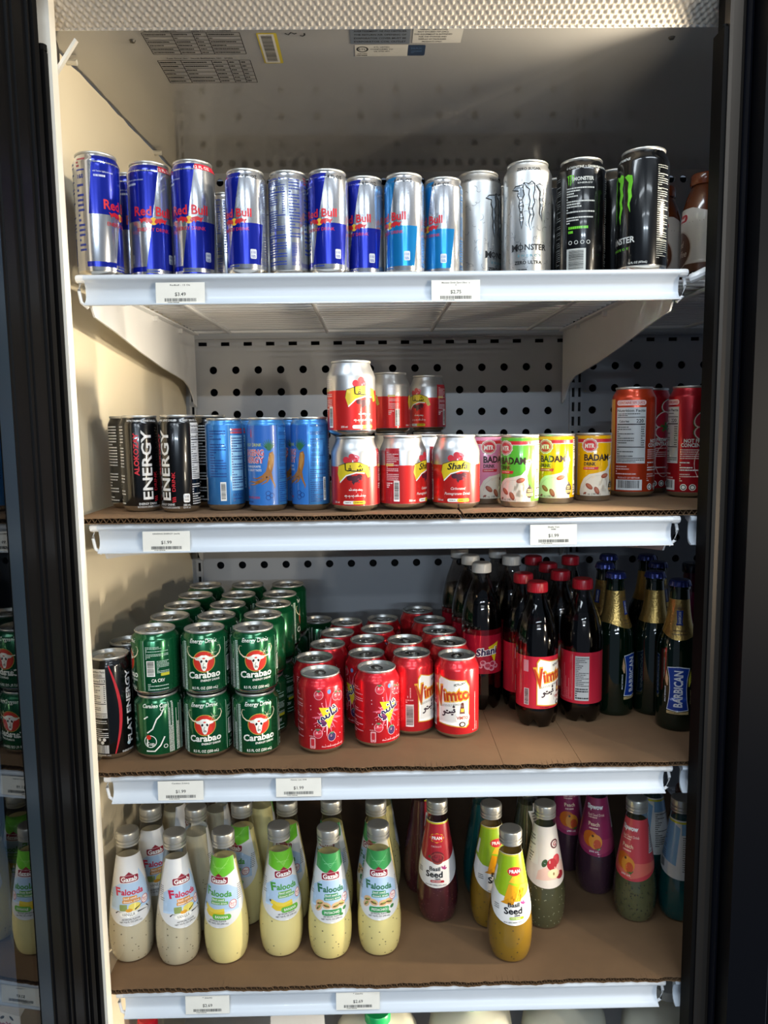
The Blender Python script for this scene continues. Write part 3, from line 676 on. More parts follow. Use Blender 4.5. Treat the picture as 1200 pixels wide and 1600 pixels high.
# --- blue root-energy can
def blue_root():
    R, H = 26.5, 128; L = Label(); pk = ink('#E8C8D0'); rd = ink('#C83A44'); dk = ink('#1C3F86'); tan = ink('#9A6630'); tl = ink('#B68648')
    L.rect(-38, 8.8, 25, 117, ink('#3072C2'), 0); L.poly([(-38, 74), (25, 88), (25, 117), (-38, 117)], ink('#2C66BC'), 1)
    L.poly([(-14, 100), (-12.6, 103), (-11.2, 100), (-12, 112), (-13.2, 112)], rd, 2)
    L.text('ENERGY DRINK', -13, 91, 4.2, ink('#C8D060'), 2, w=34, bold=.01)
    for t, y in (('GINSENG', 80.5), ('ENERGY', 70.5)):
        L.text(t, -12, y, 8.0, pk, 2, w=38, bold=.06); L.text(t, -12, y, 8.0, rd, 3, w=38, bold=.005)
    L.text('VITAMINS FORTE', -12, 61.5, 2.8, W_, 2, w=28); L.text('WITH GREAT TASTE', -12, 56.5, 2.8, W_, 2, w=30)
    L.poly([(14, 80), (19, 82), (21, 76), (20, 64), (16.5, 52), (12, 46), (8, 52), (11, 62), (12.5, 72)], tan, 3); L.poly([(15, 79), (18, 80), (19, 70), (15, 56), (13, 60), (14, 70)], tl, 4)
    for q in ([(12, 50), (4, 44), (-6, 40), (-16, 41), (-22, 39)], [(12, 48), (2, 41), (-8, 37), (-20, 36)], [(15, 52), (17, 44), (21, 35), (20, 31)], [(13, 47), (10, 41), (2, 37)], [(11, 54), (4, 48), (-4, 45), (-12, 46)]): L.stroke(q, 4.2, tan, 3, taper=True)
    g = ink('#2C6B4A')
    for k in range(9): a = .35*k; L.stroke([(14, 84), (14+9*math.cos(a+.2), 90+9*math.sin(a+.2))], 3.4, g, 2, taper=True)
    L.text('250ml', -24, 32, 3, rd, 2); L.text('CARBONATED DRINK', -14, 19, 3, rd, 2, w=28); L.para(-26, 11, -6, 15, 1, dk, 2)
    for k in range(3): L.ring(13+3.2*math.cos(k*2.1), 22+3.2*math.sin(k*2.1), 3.6, 3.6, .8, dk, 2, 12)
    L.text('NUTRITION', 40, 116, 2.6, dk, 2, w=22); L.rect(26, 10, 26.5, 118, dk, 1); L.facts(28, 60, 52, 114, dk, None, 1, '', 4, False); L.para(28, 12, 52, 58, 16, dk, 1, .4, 6)
    L.rect(47, 14, 51.5, 46, W_, 2); L.bars(48, 16, 51, 44, K, 3, horiz=True)
    c = -83; L.rect(c+4, 8.8, c+4.6, 118, ink('#7FB2E0'), 1); L.rect(c+7, 28, c+28, 104, ink('#8FC4E6'), 1); L.para(c+8, 30, c+27, 102, 20, dk, 2, .45, 9)
    L.para(c+7, 106, c+28, 114, 2, rd, 2, .7, 3); L.para(c-24, 46, c, 112, 18, dk, 1, .42, 10); L.rect(c-9, 14, c-1, 40, W_, 1); L.bars(c-8, 16, c-2, 38, K, 2, horiz=True); L.text('A.K.Y.Z.G', c+16, 22, 4, dk, 2, w=16); L.para(c+8, 12, c+26, 18, 2, dk, 2)
    return can(R, H, 23, foil('#3E86CC', .3), L, 10)
BLU = blue_root()
# --- red can, white top, yellow ribbon
def stroke_word(L, segs, dots, cx, cy, w_, h, t, m, lay=3, rot=0):
    c, s = math.cos(rot), math.sin(rot)
    def P(x, y): x = (x-.5)*w_; y = (y-.4)*h; return (cx+x*c-y*s, cy+x*s+y*c)
    for q in segs: L.stroke([P(*p) for p in q], t, m, lay)
    for d in dots: q = P(*d); L.ell(q[0], q[1], t*.62, t*.62, m, lay, 8)
SHAFA = ([[(.05, .98), (.07, .5), (.09, .12), (.2, .06), (.3, .08), (.39, .26), (.34, .42), (.27, .36), (.28, .16), (.4, .07), (.55, .06), (.7, .06), (.72, .32)], [(.72, .32), (.75, .08), (.82, .08), (.845, .36)], [(.845, .36), (.87, .1), (.94, .12), (.97, .45)]], [(.33, .64), (.79, .62), (.89, .62), (.84, .80)])
SHANI = ([[(.98, .62), (.95, .3), (.9, .28), (.88, .5), (.86, .3), (.81, .28), (.78, .48), (.75, .24), (.69, .22), (.66, .6), (.65, 1.0)], [(.56, .5), (.55, .24), (.47, .16), (.4, .2), (.38, .45)], [(.38, .2), (.3, .12), (.24, .3), (.17, .34), (.14, .2), (.24, .02), (.2, -.14), (.08, -.16), (.01, 0), (.02, .2)]], [(.80, .80), (.90, .80), (.85, .96), (.5, .74), (.14, -.36), (.22, -.38)])
VIMTO = ([[(.98, .52), (.92, .66), (.87, .5), (.95, .42), (.97, .3), (.85, .22), (.78, .24), (.77, .42), (.74, .24), (.66, .2), (.62, .38), (.56, .34), (.6, .2), (.5, .18), (.38, .2), (.3, .3), (.22, .42), (.15, .34), (.2, .22), (.26, .2), (.2, -.02), (.08, -.12), (0, -.06)]], [(.9, .9), (.96, .9), (.93, 1.04), (.72, -.02), (.78, -.02), (.4, .5), (.46, .5)])
def scribble(L, cx, cy, w_, m, seed, lay=2, t=.9):
    r = random.Random(seed); x = cx-w_/2
    while x < cx+w_/2:
        n = r.choice((3, 4, 5)); q = []
        for k in range(n): q += [(x, cy), (x+.5, cy+r.uniform(.8, 2.6)), (x+1.1, cy)]; x += 1.3
        L.stroke(q, t*.7, m, lay); L.ell(x-1.5, cy+r.choice((-1.5, 3.2)), .5, .5, m, lay, 6); x += .9
def ribbon_can():
    R, H = 33, 101; red = foil('#DA2C2A', .3); wt = foil('#C2C2C2', .34); yel = ink('#D9C02A'); L = Label(); half = PI*R
    L.rect(-half, 8.8, half, 61, red, 0)
    for sgn in (0, 1):
        c = 0 if sgn == 0 else half
        if sgn: c = half-.2
        def U(pts): return [(c+x if c+x <= half+60 else c+x, y) for x, y in pts]
        L.poly(U([(-22, 52), (-20, 62), (-5, 66.5), (8, 67), (22, 62), (27, 48), (22, 46), (18, 53), (6, 54), (-8, 50), (-18, 40)]), yel, 2)
        L.stroke(U([(-18, 39.5), (-8, 49), (6, 53), (17, 52)]), 1.6, W_, 3); L.stroke(U([(-22, 52), (-20, 62), (-5, 66.5), (8, 67), (22, 62)]), .9, ink('#6B4E20'), 3)
        for k, (x, y, r) in enumerate(((-8, 70, 4.5), (0, 74, 4.6), (-3, 69, 3.6), (5, 70, 3.8))): L.ell(c+x, y, r, r, ink('#C4303C'), 1, 12)
        for k in range(9): L.ell(c+6+3.2*math.cos(k*1.7), 73+3.5*math.sin(k*2.3), 1.0, 1.4, ink('#D86A7C'), 2, 8)
        for x, y, r in ((-3, 46, 4.5), (4, 44.5, 5.5), (10, 47, 4.5)): L.ell(c+x, y, r, r*.85, ink('#4A1626'), 1, 14)
        for k in range(6): L.ell(c+10+2.6*math.cos(k*2), 43+3*math.sin(k*2.6), .9, 1.1, ink('#7A2A40'), 2, 7)
        L.poly(U([(-1, 41), (2, 36.5), (4, 41)]), ink('#3A1220'), 1)
        if sgn == 0:
            stroke_word(L, *SHAFA, c+2, 59, 26, 11, 1.5, K, 4, -.05); scribble(L, c+3, 29, 15, W_, 3); scribble(L, c+2, 21, 26, W_, 4)
        else:
            L.text('Shafa', c+1, 59.5, 8.5, K, 4, w=28, bold=.02, shear=.25, rot=3); L.text('Carbonated', c+2, 29, 3.6, W_, 2, w=20, shear=.3, bold=0); L.text('Pomegranate Drink', c+1, 22, 3.6, W_, 2, w=36, shear=.3, bold=0)
        L.rrect(c+2, 12.8, 30, 4.6, 2, W_, 2); L.rrect(c+9, 12.8, 17, 4.6, 2, yel, 3); L.para(c+3, 12, c+15, 13.6, 1, K, 4); L.para(c-10, 12, c-2, 13.6, 1, K, 4); L.text('250 ml', c-24, 13, 2.4, W_, 2)
        d = c+half/2
        L.rect(d-12, 8.9, d+10, 84, ink('#A81E2A'), 1) if sgn == 0 else None
        L.para(d-9, 40, d+9, 80, 16, ink('#E6D8D8'), 2, .4, 7); L.rect(d+2, 12, d+10, 40, W_, 2); L.bars(d+3, 14, d+9, 38, K, 3, horiz=True); L.para(d-9, 30, d, 38, 3, W_, 2); L.rect(d-10, 60, d+2, 63, yel, 2)
    return can(R, H, 26, wt, L, 22)
SHF = ribbon_can()
# --- three-piece steel can with almonds
def almond(c, dark=False):
    R, H = 26.5, 100; base = gloss(c); L = Label(); rd = ink('#C82A34'); cr = ink('#DED5C4'); br = ink('#2A1A12')
    L.rect(-34, 86.5, 42, H-4, rd, 0); L.rect(-34, 85.6, 42, 86.5, cr, 0)
    n = 24; L.poly([(-14+(11.5+(.9 if k % 2 else 0))*math.cos(2*PI*k/n), 82+(10+(.9 if k % 2 else 0))*math.sin(2*PI*k/n)) for k in range(n)], cr, 1); L.ell(-14, 82, 10.3, 8.9, rd, 2, 24); L.ring(-14, 82, 9.4, 8.1, .5, cr, 3); L.text('MTR', -14, 81.5, 6.2, cr, 3, w=14, bold=.04)
    L.text('BADAM', -3, 64.5, 9, br, 2, w=38, bold=.035); L.text('DRINK', -13.5, 55, 5, br, 2, w=17, bold=.03); L.poly([(-23, 46.6), (-2, 46.6), (-.6, 50.6), (-23, 50.6)], rd, 1); L.para(-21.5, 47.8, -4, 49.6, 1, cr, 2)
    L.poly([(-28, 8.2), (24, 8.2), (14, 13), (2, 16), (-3, 22), (-2, 30), (8, 36), (18, 44), (22, 56), (24, 62), (15, 62), (16, 52), (10, 45), (-2, 42), (-14, 40), (-22, 34), (-27, 24), (-29, 14)], cr, 1)
    L.stroke([(19, 60), (18, 50), (12, 42), (2, 38), (-10, 37), (-19, 30), (-22, 20)], 1.0, ink('#CFC4B4'), 2); L.stroke([(24, 62), (22, 66), (16, 64)], 2.0, cr, 1)
    for x, y, a in ((9, 37.5, .3), (-14, 22, -.7), (-3, 16, -1.1)): L.ell(x, y, 6.2, 3.3, ink('#9A4A36'), 3, 14, a); L.ell(x+.5, y+.5, 4.4, 1.9, ink('#B26A50'), 4, 12, a)
    L.ell(-20, 12, 2.5, 1.4, ink('#9A4A36'), 3, 10, .4); L.ell(-8, 36, 3, 1.6, ink('#DCCDB6'), 3, 10, .6)
    L.ell(22, 21, 5.4, 8.2, br, 2, 16); L.poly([(18.6, 25), (25.4, 25), (22, 33)], br, 2); L.rect(16.4, 16, 27.6, 19.6, ink('#D8B060'), 3); L.para(17.4, 17, 26.6, 18.8, 1, rd, 4); L.para(19, 21, 25, 26, 2, ink('#D8B060'), 3)
    L.text('6 fl. oz. (180 mL)', -10, 11, 2.9, br, 3, w=25, bold=0)
    L.rect(31, 12, 46, 96, cr, 1); L.para(32, 66, 45, 94, 9, br, 2, .45, 3); L.rect(33, 32, 44, 54, cr, 1); L.bars(34, 33, 43, 53, K, 2, horiz=True); L.para(32, 14, 45, 28, 4, br, 2); L.para(33, 57, 44, 64, 3, br, 2)
    L.facts(-62, 14, -44, 95, K, ink('#E6E6E4'), 2, '150', 4); L.rect(-40, 5.8, -35, H-5, ink('#A8A8A4'), 1); L.rect(-38.2, 5.8, -36.8, H-5, ink('#54544E'), 2)
    return can(R, H, 25.6, base, L, 5)
ALG, ALY, ALP = almond('#58AE34'), almond('#DFA80A'), almond('#E08AA8')
# --- tall juice can
def juice(c, fruit):
    R, H = 33, 168; L = Label(); pk = ink('#E8C4C0')
    L.rrect(-2, 144, 46, 8, 3.5, pk, 1); L.text('CONTAINS 50% JUICE', -2, 144, 3.6, ink(c), 2, w=41, bold=.02)
    L.facts(-25, 52, 21, 137, K, ink('#CFD2D2'), 2, '220', 4)
    L.para(-25, 34, 21, 49, 4, pk, 1, .5, 5); L.text('PRODUCT OF VIETNAM', -4, 30, 2.6, pk, 1, w=34); L.rect(-24, 11, 17, 27, ink('#D6D8D8'), 1); L.bars(-20, 14, 13, 26, K, 2)
    u = 53
    if fruit:
        for (x, y, r, a) in ((u+4, 118, 17, .7), (u+6, 97, 17, -.2), (u+14, 140, 15, .4)):
            for k, (cc, s) in enumerate((('#3E5A2A', 1.0), ('#E6D8D4', .92), ('#B2243C', .80))): L.ell(x, y, r*s, r*s*.72, ink(cc), 2+k, 18, a)
        for k in range(14): a = k*1.3; L.stroke([(u+9, 106), (u+9+11*math.cos(a), 106+9*math.sin(a))], 3.5, ink('#3F7A38'), 5, taper=True)
        L.ring(u+8, 52, 16, 26, 1, pk, 1)
    L.text('NOT FROM', u-6, 86, 5.4, W_, 6, w=34, bold=.03); L.text('CONCENTRATE', u-4, 79.5, 5.4, W_, 6, w=46, bold=.03)
    L.para(u-28, 58, u+12, 74, 5, pk, 6, .5, 9); L.para(u-28, 40, u+12, 55, 4, W_, 6, .5, 11); L.para(u-28, 24, u+14, 37, 4, pk, 1, .5, 12)
    for k in range(4): L.ell(u-22+13*k, 16, 5, 5, W_, 1, 16); L.ring(u-22+13*k, 16, 3.8, 3.8, 1.2, K, 2, 14)
    L.poly([(-44, 9), (-28, 9), (-30, 150), (-46, 150)], ink('#E09A3A'), 0) if not fruit else None
    return can(R, H, 27, foil(c, .3), L, 17)
JUO, JUR = juice('#C8401E', False), juice('#B81828', True)
# --- green can with horned skull
def horned():
    R, H = 33, 91; L = Label(); rd, gold, wt = ink('#D03426'), ink('#C9A544'), ink('#EDEDE4'); gr = ink('#BFD4C4')
    L.text('Energy Drink', 0, 79, 5.4, wt, 1, w=38, bold=.015, shear=.12)
    L.ring(0, 50, 15.4, 15.4, .9, gold, 1, 30); L.ell(0, 50, 14.2, 14.2, rd, 1, 30)
    for s in (-1, 1):
        for m, t, ly in ((gold, 3.0, 2), (ink('#F2EFDC'), 1.9, 3)):
            L.stroke([(s*x, y) for x, y in ((5, 56), (11, 55), (17, 56), (22, 60), (24.5, 66), (23, 71), (19, 71))], t, m, ly, taper=True)
        L.poly([(s*a, y) for a, y in ((6, 54), (11, 56), (12, 53), (7, 51.5))][::s], wt, 3)
    L.poly([(-7, 57), (-3, 59), (3, 59), (7, 57), (6.5, 52), (4.5, 47), (3.5, 41), (1.5, 37), (-1.5, 37), (-3.5, 41), (-4.5, 47), (-6.5, 52)], wt, 3)
    for s in (-1, 1): L.ell(s*3.4, 50.5, 1.5, 2, K, 4, 10, s*.4); L.ell(s*1.1, 41.5, .7, 1.6, K, 4, 8)
    L.ell(0, 54.5, 2, 1.2, rd, 4, 8); L.stroke([(0, 48), (-1.5, 44), (1, 42)], .8, ink('#8A8A80'), 4)
    L.text('Carabao', 0, 31.5, 9, wt, 4, w=45, bold=.03, shear=.05, rot=2); L.text('ENERGY DRINK', 8, 23.5, 2.8, wt, 4, w=27, bold=.02, shear=.15, rot=2)
    for a in range(6): L.stroke([(12, 62), (12+7*math.cos(a*1.05), 62+7*math.sin(a*1.05))], .5, ink('#F4EFC8'), 4, taper=True)
    L.text('8.5 FL OZ (250 mL)', 0, 12.5, 3.6, wt, 1, w=36, bold=.015)
    L.rect(33, 10, 33.6, 80, gr, 1); L.rect(-31, 8.9, -26, 78, gr, 1); L.para(-31, 10, -26, 77, 30, ink('#2B5A40'), 2, .4, 4, )
    c = 52; L.para(c-16, 54, c+16, 72, 9, gr, 1, .45, 5); L.rect(c-15, 30, c-4, 52, wt, 1); L.bars(c-14, 31, c-5, 51, K, 2, horiz=True); L.para(c-1, 34, c+16, 52, 9, gr, 1, .45, 6); L.rect(c+4, 30, c+16, 34, ink('#C8C030'), 1); L.text('CA CRV', c, 24, 4.6, wt, 1, w=18, bold=.02); L.para(c-14, 10, c+14, 20, 4, gr, 1, .5, 7)
    c = -70; L.text('Carabao Cup', c, 79, 5, wt, 1, w=34, shear=.2, bold=.02)
    for q in ([(c-14, 14), (c-2, 14), (c+6, 22), (c+12, 34)], [(c-12, 40), (c-4, 46), (c+2, 60)], [(c+2, 60), (c+8, 66), (c+12, 74)], [(c-12, 20), (c-12, 36)], [(c-16, 60), (c-10, 64)]): L.stroke(q, 1.8, wt, 1)
    L.ring(c-8, 28, 9, 9, 1, wt, 1); L.ell(c-10, 34, 3.5, 3.5, rd, 2); L.text('Cup', c-8, 25, 5, wt, 2); L.ring(c+13, 20, 3, 3, .8, wt, 1, 10); L.ring(c+10, 74, 3, 3, .8, wt, 1, 10)
    L.para(c+18, 10, c+26, 82, 5, wt, 1, .5, 8, True); L.para(c+30, 10, c+37, 82, 4, wt, 1, .5, 9, True)
    return can(R, H, 27, foil('#0E5A34', .2), L, 12)
CAR = horned()
# --- red fruit-splash can
def splash():
    R, H = 33, 113; L = Label(); pk, pw = ink('#DC6078'), ink('#EEB4BC'); nv = ink('#1E1446'); yel = ink('#E8CE28'); half = PI*R
    for c in (0, half):
        rnd = random.Random(4)
        for k in range(18):
            a = k*.37+.2; r = rnd.uniform(13, 24); L.stroke([(c, 56), (c+r*.6*math.cos(a), 56+r*.7*math.sin(a)), (c+r*math.cos(a), 56+r*1.25*math.sin(a))], rnd.uniform(4, 7), pk if k % 6 else pw, 1, taper=True)
        L.poly([(c-12, 70), (c+15, 68), (c+2, 38)], yel, 2)
        for t, m, ly in ((3.9, W_, 3), (2.5, nv, 4)): 
            if c == 0: stroke_word(L, *SHANI, c+1, 59, 31, 17, t, m, ly, .22)
        if c: L.text('Shani', c, 58, 11, W_, 3, w=33, bold=.09, shear=.2, rot=6); L.text('Shani', c, 58, 11, nv, 4, w=31, bold=.03, shear=.2, rot=6)
        for x, y in ((-12, 88), (14, 84), (-14, 32), (6, 26), (22, 82)):
            L.ell(c+x, y, 6.6, 7, pw, 2, 14); L.ell(c+x, y, 6, 6.4, ink('#C83040') if x != 6 else nv, 3, 14); L.ell(c+x-1.4, y+1.6, 1.4, 1.6, pw, 4, 8)
            for k in (-1, 0, 1): L.stroke([(c+x, y+4.6), (c+x+3.6*k, y+8)], 2.2, ink('#2F7A50'), 4, taper=True)
        for k in range(7): L.ell(c+6+3.4*math.cos(k*.9), 26+3.4*math.sin(k*.9), 2.0, 2.0, ink('#3A2A5A'), 4, 8)
        for k in range(22): L.ell(c+rnd.uniform(-26, 26), rnd.uniform(20, 95), .8, .8, pw, 2, 6)
        L.ell(c+3, 92, 2.8, 3.4, ink('#6A90C8'), 2, 12); L.ell(c-5, 47, 3.6, 3.2, ink('#5A2A5A'), 5, 10); L.ell(c-7, 50, 2.6, 2.4, ink('#7A3A6A'), 5, 10)
        L.rrect(c-22, 18, 8, 16, 1.5, ink('#E6A8AC'), 1); L.rrect(c-22, 19, 5, 10, 1, ink('#C62A36'), 2); L.ring(c-22, 12.5, 2.2, 2.2, .6, ink('#C62A36'), 3, 10); L.para(c-27, 27, c-17, 29, 1, pw, 2)
        scribble(L, c+8, 12, 34, pw, 6, 2, .8)
        d = c+half/2; L.para(d-14, 20, d+14, 90, 22, pw, 1, .4, 5)
    return can(R, H, 27, foil('#D0222E', .26), L, 17)
SPL = splash()
# --- red can with white panel
def vimto_panel(L, cx, cy, k, lay=1, bottle=True):
    def U(p): return [(cx+x*k, cy+y*k) for x, y in p]
    pan = [(-24, -34), (18, -38), (22, -34), (23, 22), (18, 31), (-6, 32), (-20, 36), (-24, 30)]
    L.poly(U([(x*1.06, y*1.04) for x, y in pan]), ink('#D8A030'), lay); L.poly(U(pan), ink('#EDEBE4'), lay+1)
    for m, b_, ly in ((ink('#E2A83A'), .11, lay+2), (ink('#B8401E'), .035, lay+3)):
        L.text('V', cx-22*k, cy+8*k, 26*k, m, ly, w=15*k, bold=b_, rot=6); L.text('imto', cx+4*k, cy+11*k, 17*k, m, ly, w=40*k, bold=b_, rot=6)
    L.text('PETILLANT', cx+10*k, cy+27*k, 3.4*k, K, lay+3, w=19*k, rot=14, bold=.02)
    L.text('DELICIOUSLY REFRESHING', cx-2*k, cy-5*k, 3.0*k, ink('#8A8A86'), lay+3, w=40*k, rot=8)
    stroke_word(L, *VIMTO, cx-8*k, cy-15*k, 22*k, 12*k, 2.0*k, ink('#2A1226'), lay+3, .15)
    if bottle:
        L.poly(U([(9, -18), (17, -18), (15.5, -6), (14.4, -1), (11.6, -1), (10.5, -6)]), ink('#5A2414'), lay+4); L.rect(cx+10.6*k, cy-15*k, cx+15.4*k, cy-10*k, ink('#E0B040'), lay+5)
        L.rrect(cx+13*k, cy-24*k, 22*k, 12*k, 4*k, ink('#D6D0C8'), lay+4); L.text('VIMTO', cx+13*k, cy-24*k, 4.4*k, ink('#A03020'), lay+5, w=17*k, bold=.03); L.ell(cx+13*k, cy-34*k, 5*k, 4*k, ink('#3A1A16'), lay+4, 12); L.ell(cx+13*k, cy-34*k, 3*k, 2.4*k, W_, lay+5, 10)
def panelcan():
    R, H = 33, 121; L = Label(); vimto_panel(L, 0, 58, 1.0); lt = ink('#E2A0A0')
    for u in (30, 34, 38): L.para(u, 12, u+2.4, 96, 1, lt, 1, .6, u, True)
    for u in (-42, -38): L.para(u, 60, u+2.4, 92, 1, lt, 1, .6, 3-u, True)
    L.rect(-44, 16, -32, 50, ink('#D8C8C4'), 1); L.bars(-43, 18, -33, 48, K, 2, horiz=True); L.para(-44, 52, -32, 58, 2, lt, 1)
    L.para(60, 12, 110, 96, 24, lt, 1, .4, 7)
    return can(R, H, 27, foil('#DA2C34', .24), L, 18)
PAN = panelcan()

# ------------------------------------------------------------------ bottles
def lathe_mesh(prof, name, m, seg=40, warp=None, angle=45):
    b = MB(); b.lathe([(r/1000, z/1000) for r, z in prof], seg)
    if warp: b.v = [warp(v) for v in b.v]
    return b.mesh(name, m, True, angle)
def inset(prof, d, ztop):
    q = [(max(0, r-d), z+(d if i < 3 else 0)) for i, (r, z) in enumerate(prof) if z < ztop]
    for i in range(len(prof)-1):
        if prof[i][1] < ztop <= prof[i+1][1]:
            t = (ztop-prof[i][1])/(prof[i+1][1]-prof[i][1]); q.append((prof[i][0]+(prof[i+1][0]-prof[i][0])*t-d, ztop)); break
    q.append((0, ztop)); return q
FP = [(0, 3), (21, 2), (25, 0), (27.8, 2), (30.6, 9), (32.8, 22), (33.6, 38), (33.2, 54), (31.2, 73), (28, 94), (24.6, 114), (21.6, 132), (18.9, 149), (16.7, 162), (15.2, 171), (14.6, 176), (14.6, 180)]
CLEAR = thin_glass('bottle_glass', '#FCFDFC', 1.45)
STEEL = mat('cap_aluminium', '#C4C2BA', .34, .7, 0, .06, 80)
def screw_cap(z0, r, h, m=STEEL):
    p_ = [(r-1, z0), (r, z0+.6), (r, z0+3.2), (r-1.3, z0+4.0), (r-1.3, z0+5), (r, z0+5.8), (r, z0+8.4), (r-1.3, z0+9.2), (r-1.3, z0+10.4), (r+.1, z0+11.4), (r+.1, z0+h-3), (r-.6, z0+h-1), (r-2.2, z0+h), (r-4, z0+h+.1), (0, z0+h-.2)]
    return lathe_mesh(p_, 'cap', m, 28, None, 30)
def seeds_mesh(prof, color, n, seed, z0=6, z1=110, size=1.15):
    rnd = random.Random(seed); L = Label()
    for k in range(n):
        z = z0+(z1-z0)*rnd.random()**1.4; L.ell(rnd.uniform(-100, 100), z, size*rnd.uniform(.7, 1.2), size*rnd.uniform(.6, 1), color, 0, 6)
    return L.mesh('seeds', prof, 33, du=50)
_cap = None
def teardrop(liq, L, seedc=None, nseed=0, fill=150, rough=.35):
    global _cap
    if _cap is None: _cap = screw_cap(173, 16.6, 21)
    glass = lathe_mesh(FP, 'glass', CLEAR); lp = inset(FP, 1.1, fill)
    liquid = lathe_mesh(lp, 'liquid', liq)
    parts = [('glass', glass, None), ('liquid', liquid, None), ('cap', _cap, None), ('printed_label', L.mesh('printed_label', FP[3:], 34, conical=True, dv=4, du=3), 0)]
    if nseed: parts.append(('seeds', seeds_mesh([p_ for p_ in lp[3:-1]], seedc, nseed, nseed), 1))
    return parts
def drop(bot, top, hw, hwt, lift=40, n=16):
    q = []
    for k in range(n+1):
        t = -1+2*k/n; q.append((hw*t, bot+lift*(1-math.sqrt(max(0, 1-t*t*.96)))))
    return q+[(hwt, top), (-hwt, top)]
def falooda(kind):
    L = Label(); wt, lb = ink('#DCDCDC'), ink('#AFC8E2'); col_ = {'vanilla': '#C8284A', 'banana': '#4E9A3A', 'pistachio': '#2C6E4A'}[kind]; tc = ink(col_)
    L.poly(drop(61, 160, 44, 22), wt, 0)
    L.poly([(-33, 84), (33, 84), (30, 112), (14, 122), (-14, 122), (-30, 112)], lb, 1)
    if kind != 'vanilla':
        g = ink('#6CBE2E' if kind == 'banana' else '#3A9450'); L.poly([(-24, 140), (-8, 133), (8, 133), (24, 140), (22, 160), (-22, 160)], g, 1)
        for k in range(3): L.stroke([(-15+3*k, 158-6*k), (0, 140+3*k), (15-3*k, 158-6*k)], .6, ink('#9AD86A' if kind == 'banana' else '#6FB880'), 2)
    else: L.poly([(12, 86), (34, 92), (26, 120), (14, 140)], lb, 2)
    L.rrect(0, 128, 28, 10.5, 2.5, ink('#F0E8E8'), 3); L.rrect(0, 128, 27, 9.5, 2.3, ink('#8A1C30'), 4); L.text('Gazab', 0, 128, 6.4, W_, 5, w=23, bold=.028); L.poly([(-6, 133), (0, 138), (6, 133)], ink('#8A1C30'), 3)
    L.text('F', -17, 111, 11, tc, 4, w=9, bold=.04, shear=-.1); L.text('alooda', 4, 109.5, 8.0, tc, 4, w=32, bold=.03, rot=-3)
    oc = ink({'vanilla': '#D48A1C', 'banana': '#6CA84A', 'pistachio': '#3A8A5A'}[kind])
    L.rrect(0, 101.2, 20, 4.4, 1, oc, 3); L.rrect(2, 96.4, 26, 4.4, 1, oc, 3); L.text('basil seed', 0, 101.2, 2.6, W_, 4, w=17); L.text('dessert drink', 2, 96.4, 2.6, W_, 4, w=23)
    if kind == 'vanilla':
        L.rrect(-10, 88, 11, 9, 1, ink('#8A9A5A'), 3); L.ell(6, 88, 9, 5.5, ink('#EBD868'), 3); L.ell(-2, 84, 5, 2.5, ink('#E0A030'), 4)
        for q in ([(6, 84), (14, 88), (22, 92)], [(10, 80), (20, 80), (26, 79)], [(24, 84), (28, 80), (26, 75)], [(-22, 80), (-18, 83), (-14, 82)]): L.stroke(q, 1.8, K, 4, taper=True)
        L.ell(-3, 78.5, 13, 4.5, ink('#F2F0EA'), 4); fl = 'VANILLA'
        L.text(fl, -3, 78.5, 4.4, ink('#4A4038'), 5, w=18, bold=-.005)
    elif kind == 'banana':
        for k in range(2): L.stroke([(-22+2*k, 90-6*k), (-14, 86-6*k), (-4, 84-5*k), (10, 86-4*k)], 6.5, ink('#E2C230' if k else '#EBD04A'), 3+k); 
        L.ell(-23, 91, 1.6, 1.6, ink('#5A4A20'), 5, 8); L.rrect(6, 77, 28, 8, 4, ink('#66B03C'), 5); L.text('BANANA', 6, 77, 3.6, W_, 6, w=19); fl = ''
    else:
        for x, y, a in ((-18, 90, .3), (-8, 87, -.3), (6, 86, .2), (15, 87, -.2), (-20, 84, .8)): L.ell(x, y, 7, 4.6, ink('#DDB488'), 3, 14, a); L.ell(x, y-.5, 5, 1.5, ink('#6A5028'), 4, 10, a); L.ell(x+1, y+.6, 3, 1, ink('#9AA850'), 5, 8, a)
        L.rrect(0, 77, 30, 8, 3, ink('#2F8A48'), 5); L.text('PISTACHIO', 0, 77, 3.4, W_, 6, w=22); L.ell(20, 79, 3.5, 2.4, ink('#3E7A3E'), 5, 10, .5); L.ell(14, 72, 3.5, 2, ink('#3E7A3E'), 5, 10, -.3)
    L.ring(22, 93.5, 6, 6, .8, ink('#C0404A'), 5, 20); L.ell(22, 93.5, 5.2, 5.2, ink('#F2E6E4'), 4, 18); L.text('3in1', 22, 94.5, 3.2, ink('#C0404A'), 5, w=8.4); L.para(19, 90.5, 25, 92, 1, ink('#C0404A'), 5)
    L.text('ARTIFICIAL FLAVOR', 0, 71.2, 2.3, ink('#3A3632'), 3, w=26); L.text('NET 9.8 FL OZ (290 mL)', 0, 67.6, 2.3, ink('#3A3632'), 3, w=32)
    L.para(-37, 100, -29, 122, 8, ink('#6A6A6A'), 2, .4, 5); L.para(29, 96, 37, 118, 8, ink('#6A6A6A'), 2, .4, 6)
    c_ = {'vanilla': '#C6BA9E', 'banana': '#EDDC98', 'pistachio': '#EBDA92'}[kind]
    return teardrop(mat('liquid_'+kind, c_, .5, 0, 0, .04, 30), L, mat('dull_seed', '#6E6450', .7), 90 if kind != 'banana' else 30, 152)
FV, FBN, FPI = falooda('vanilla'), falooda('banana'), falooda('pistachio')
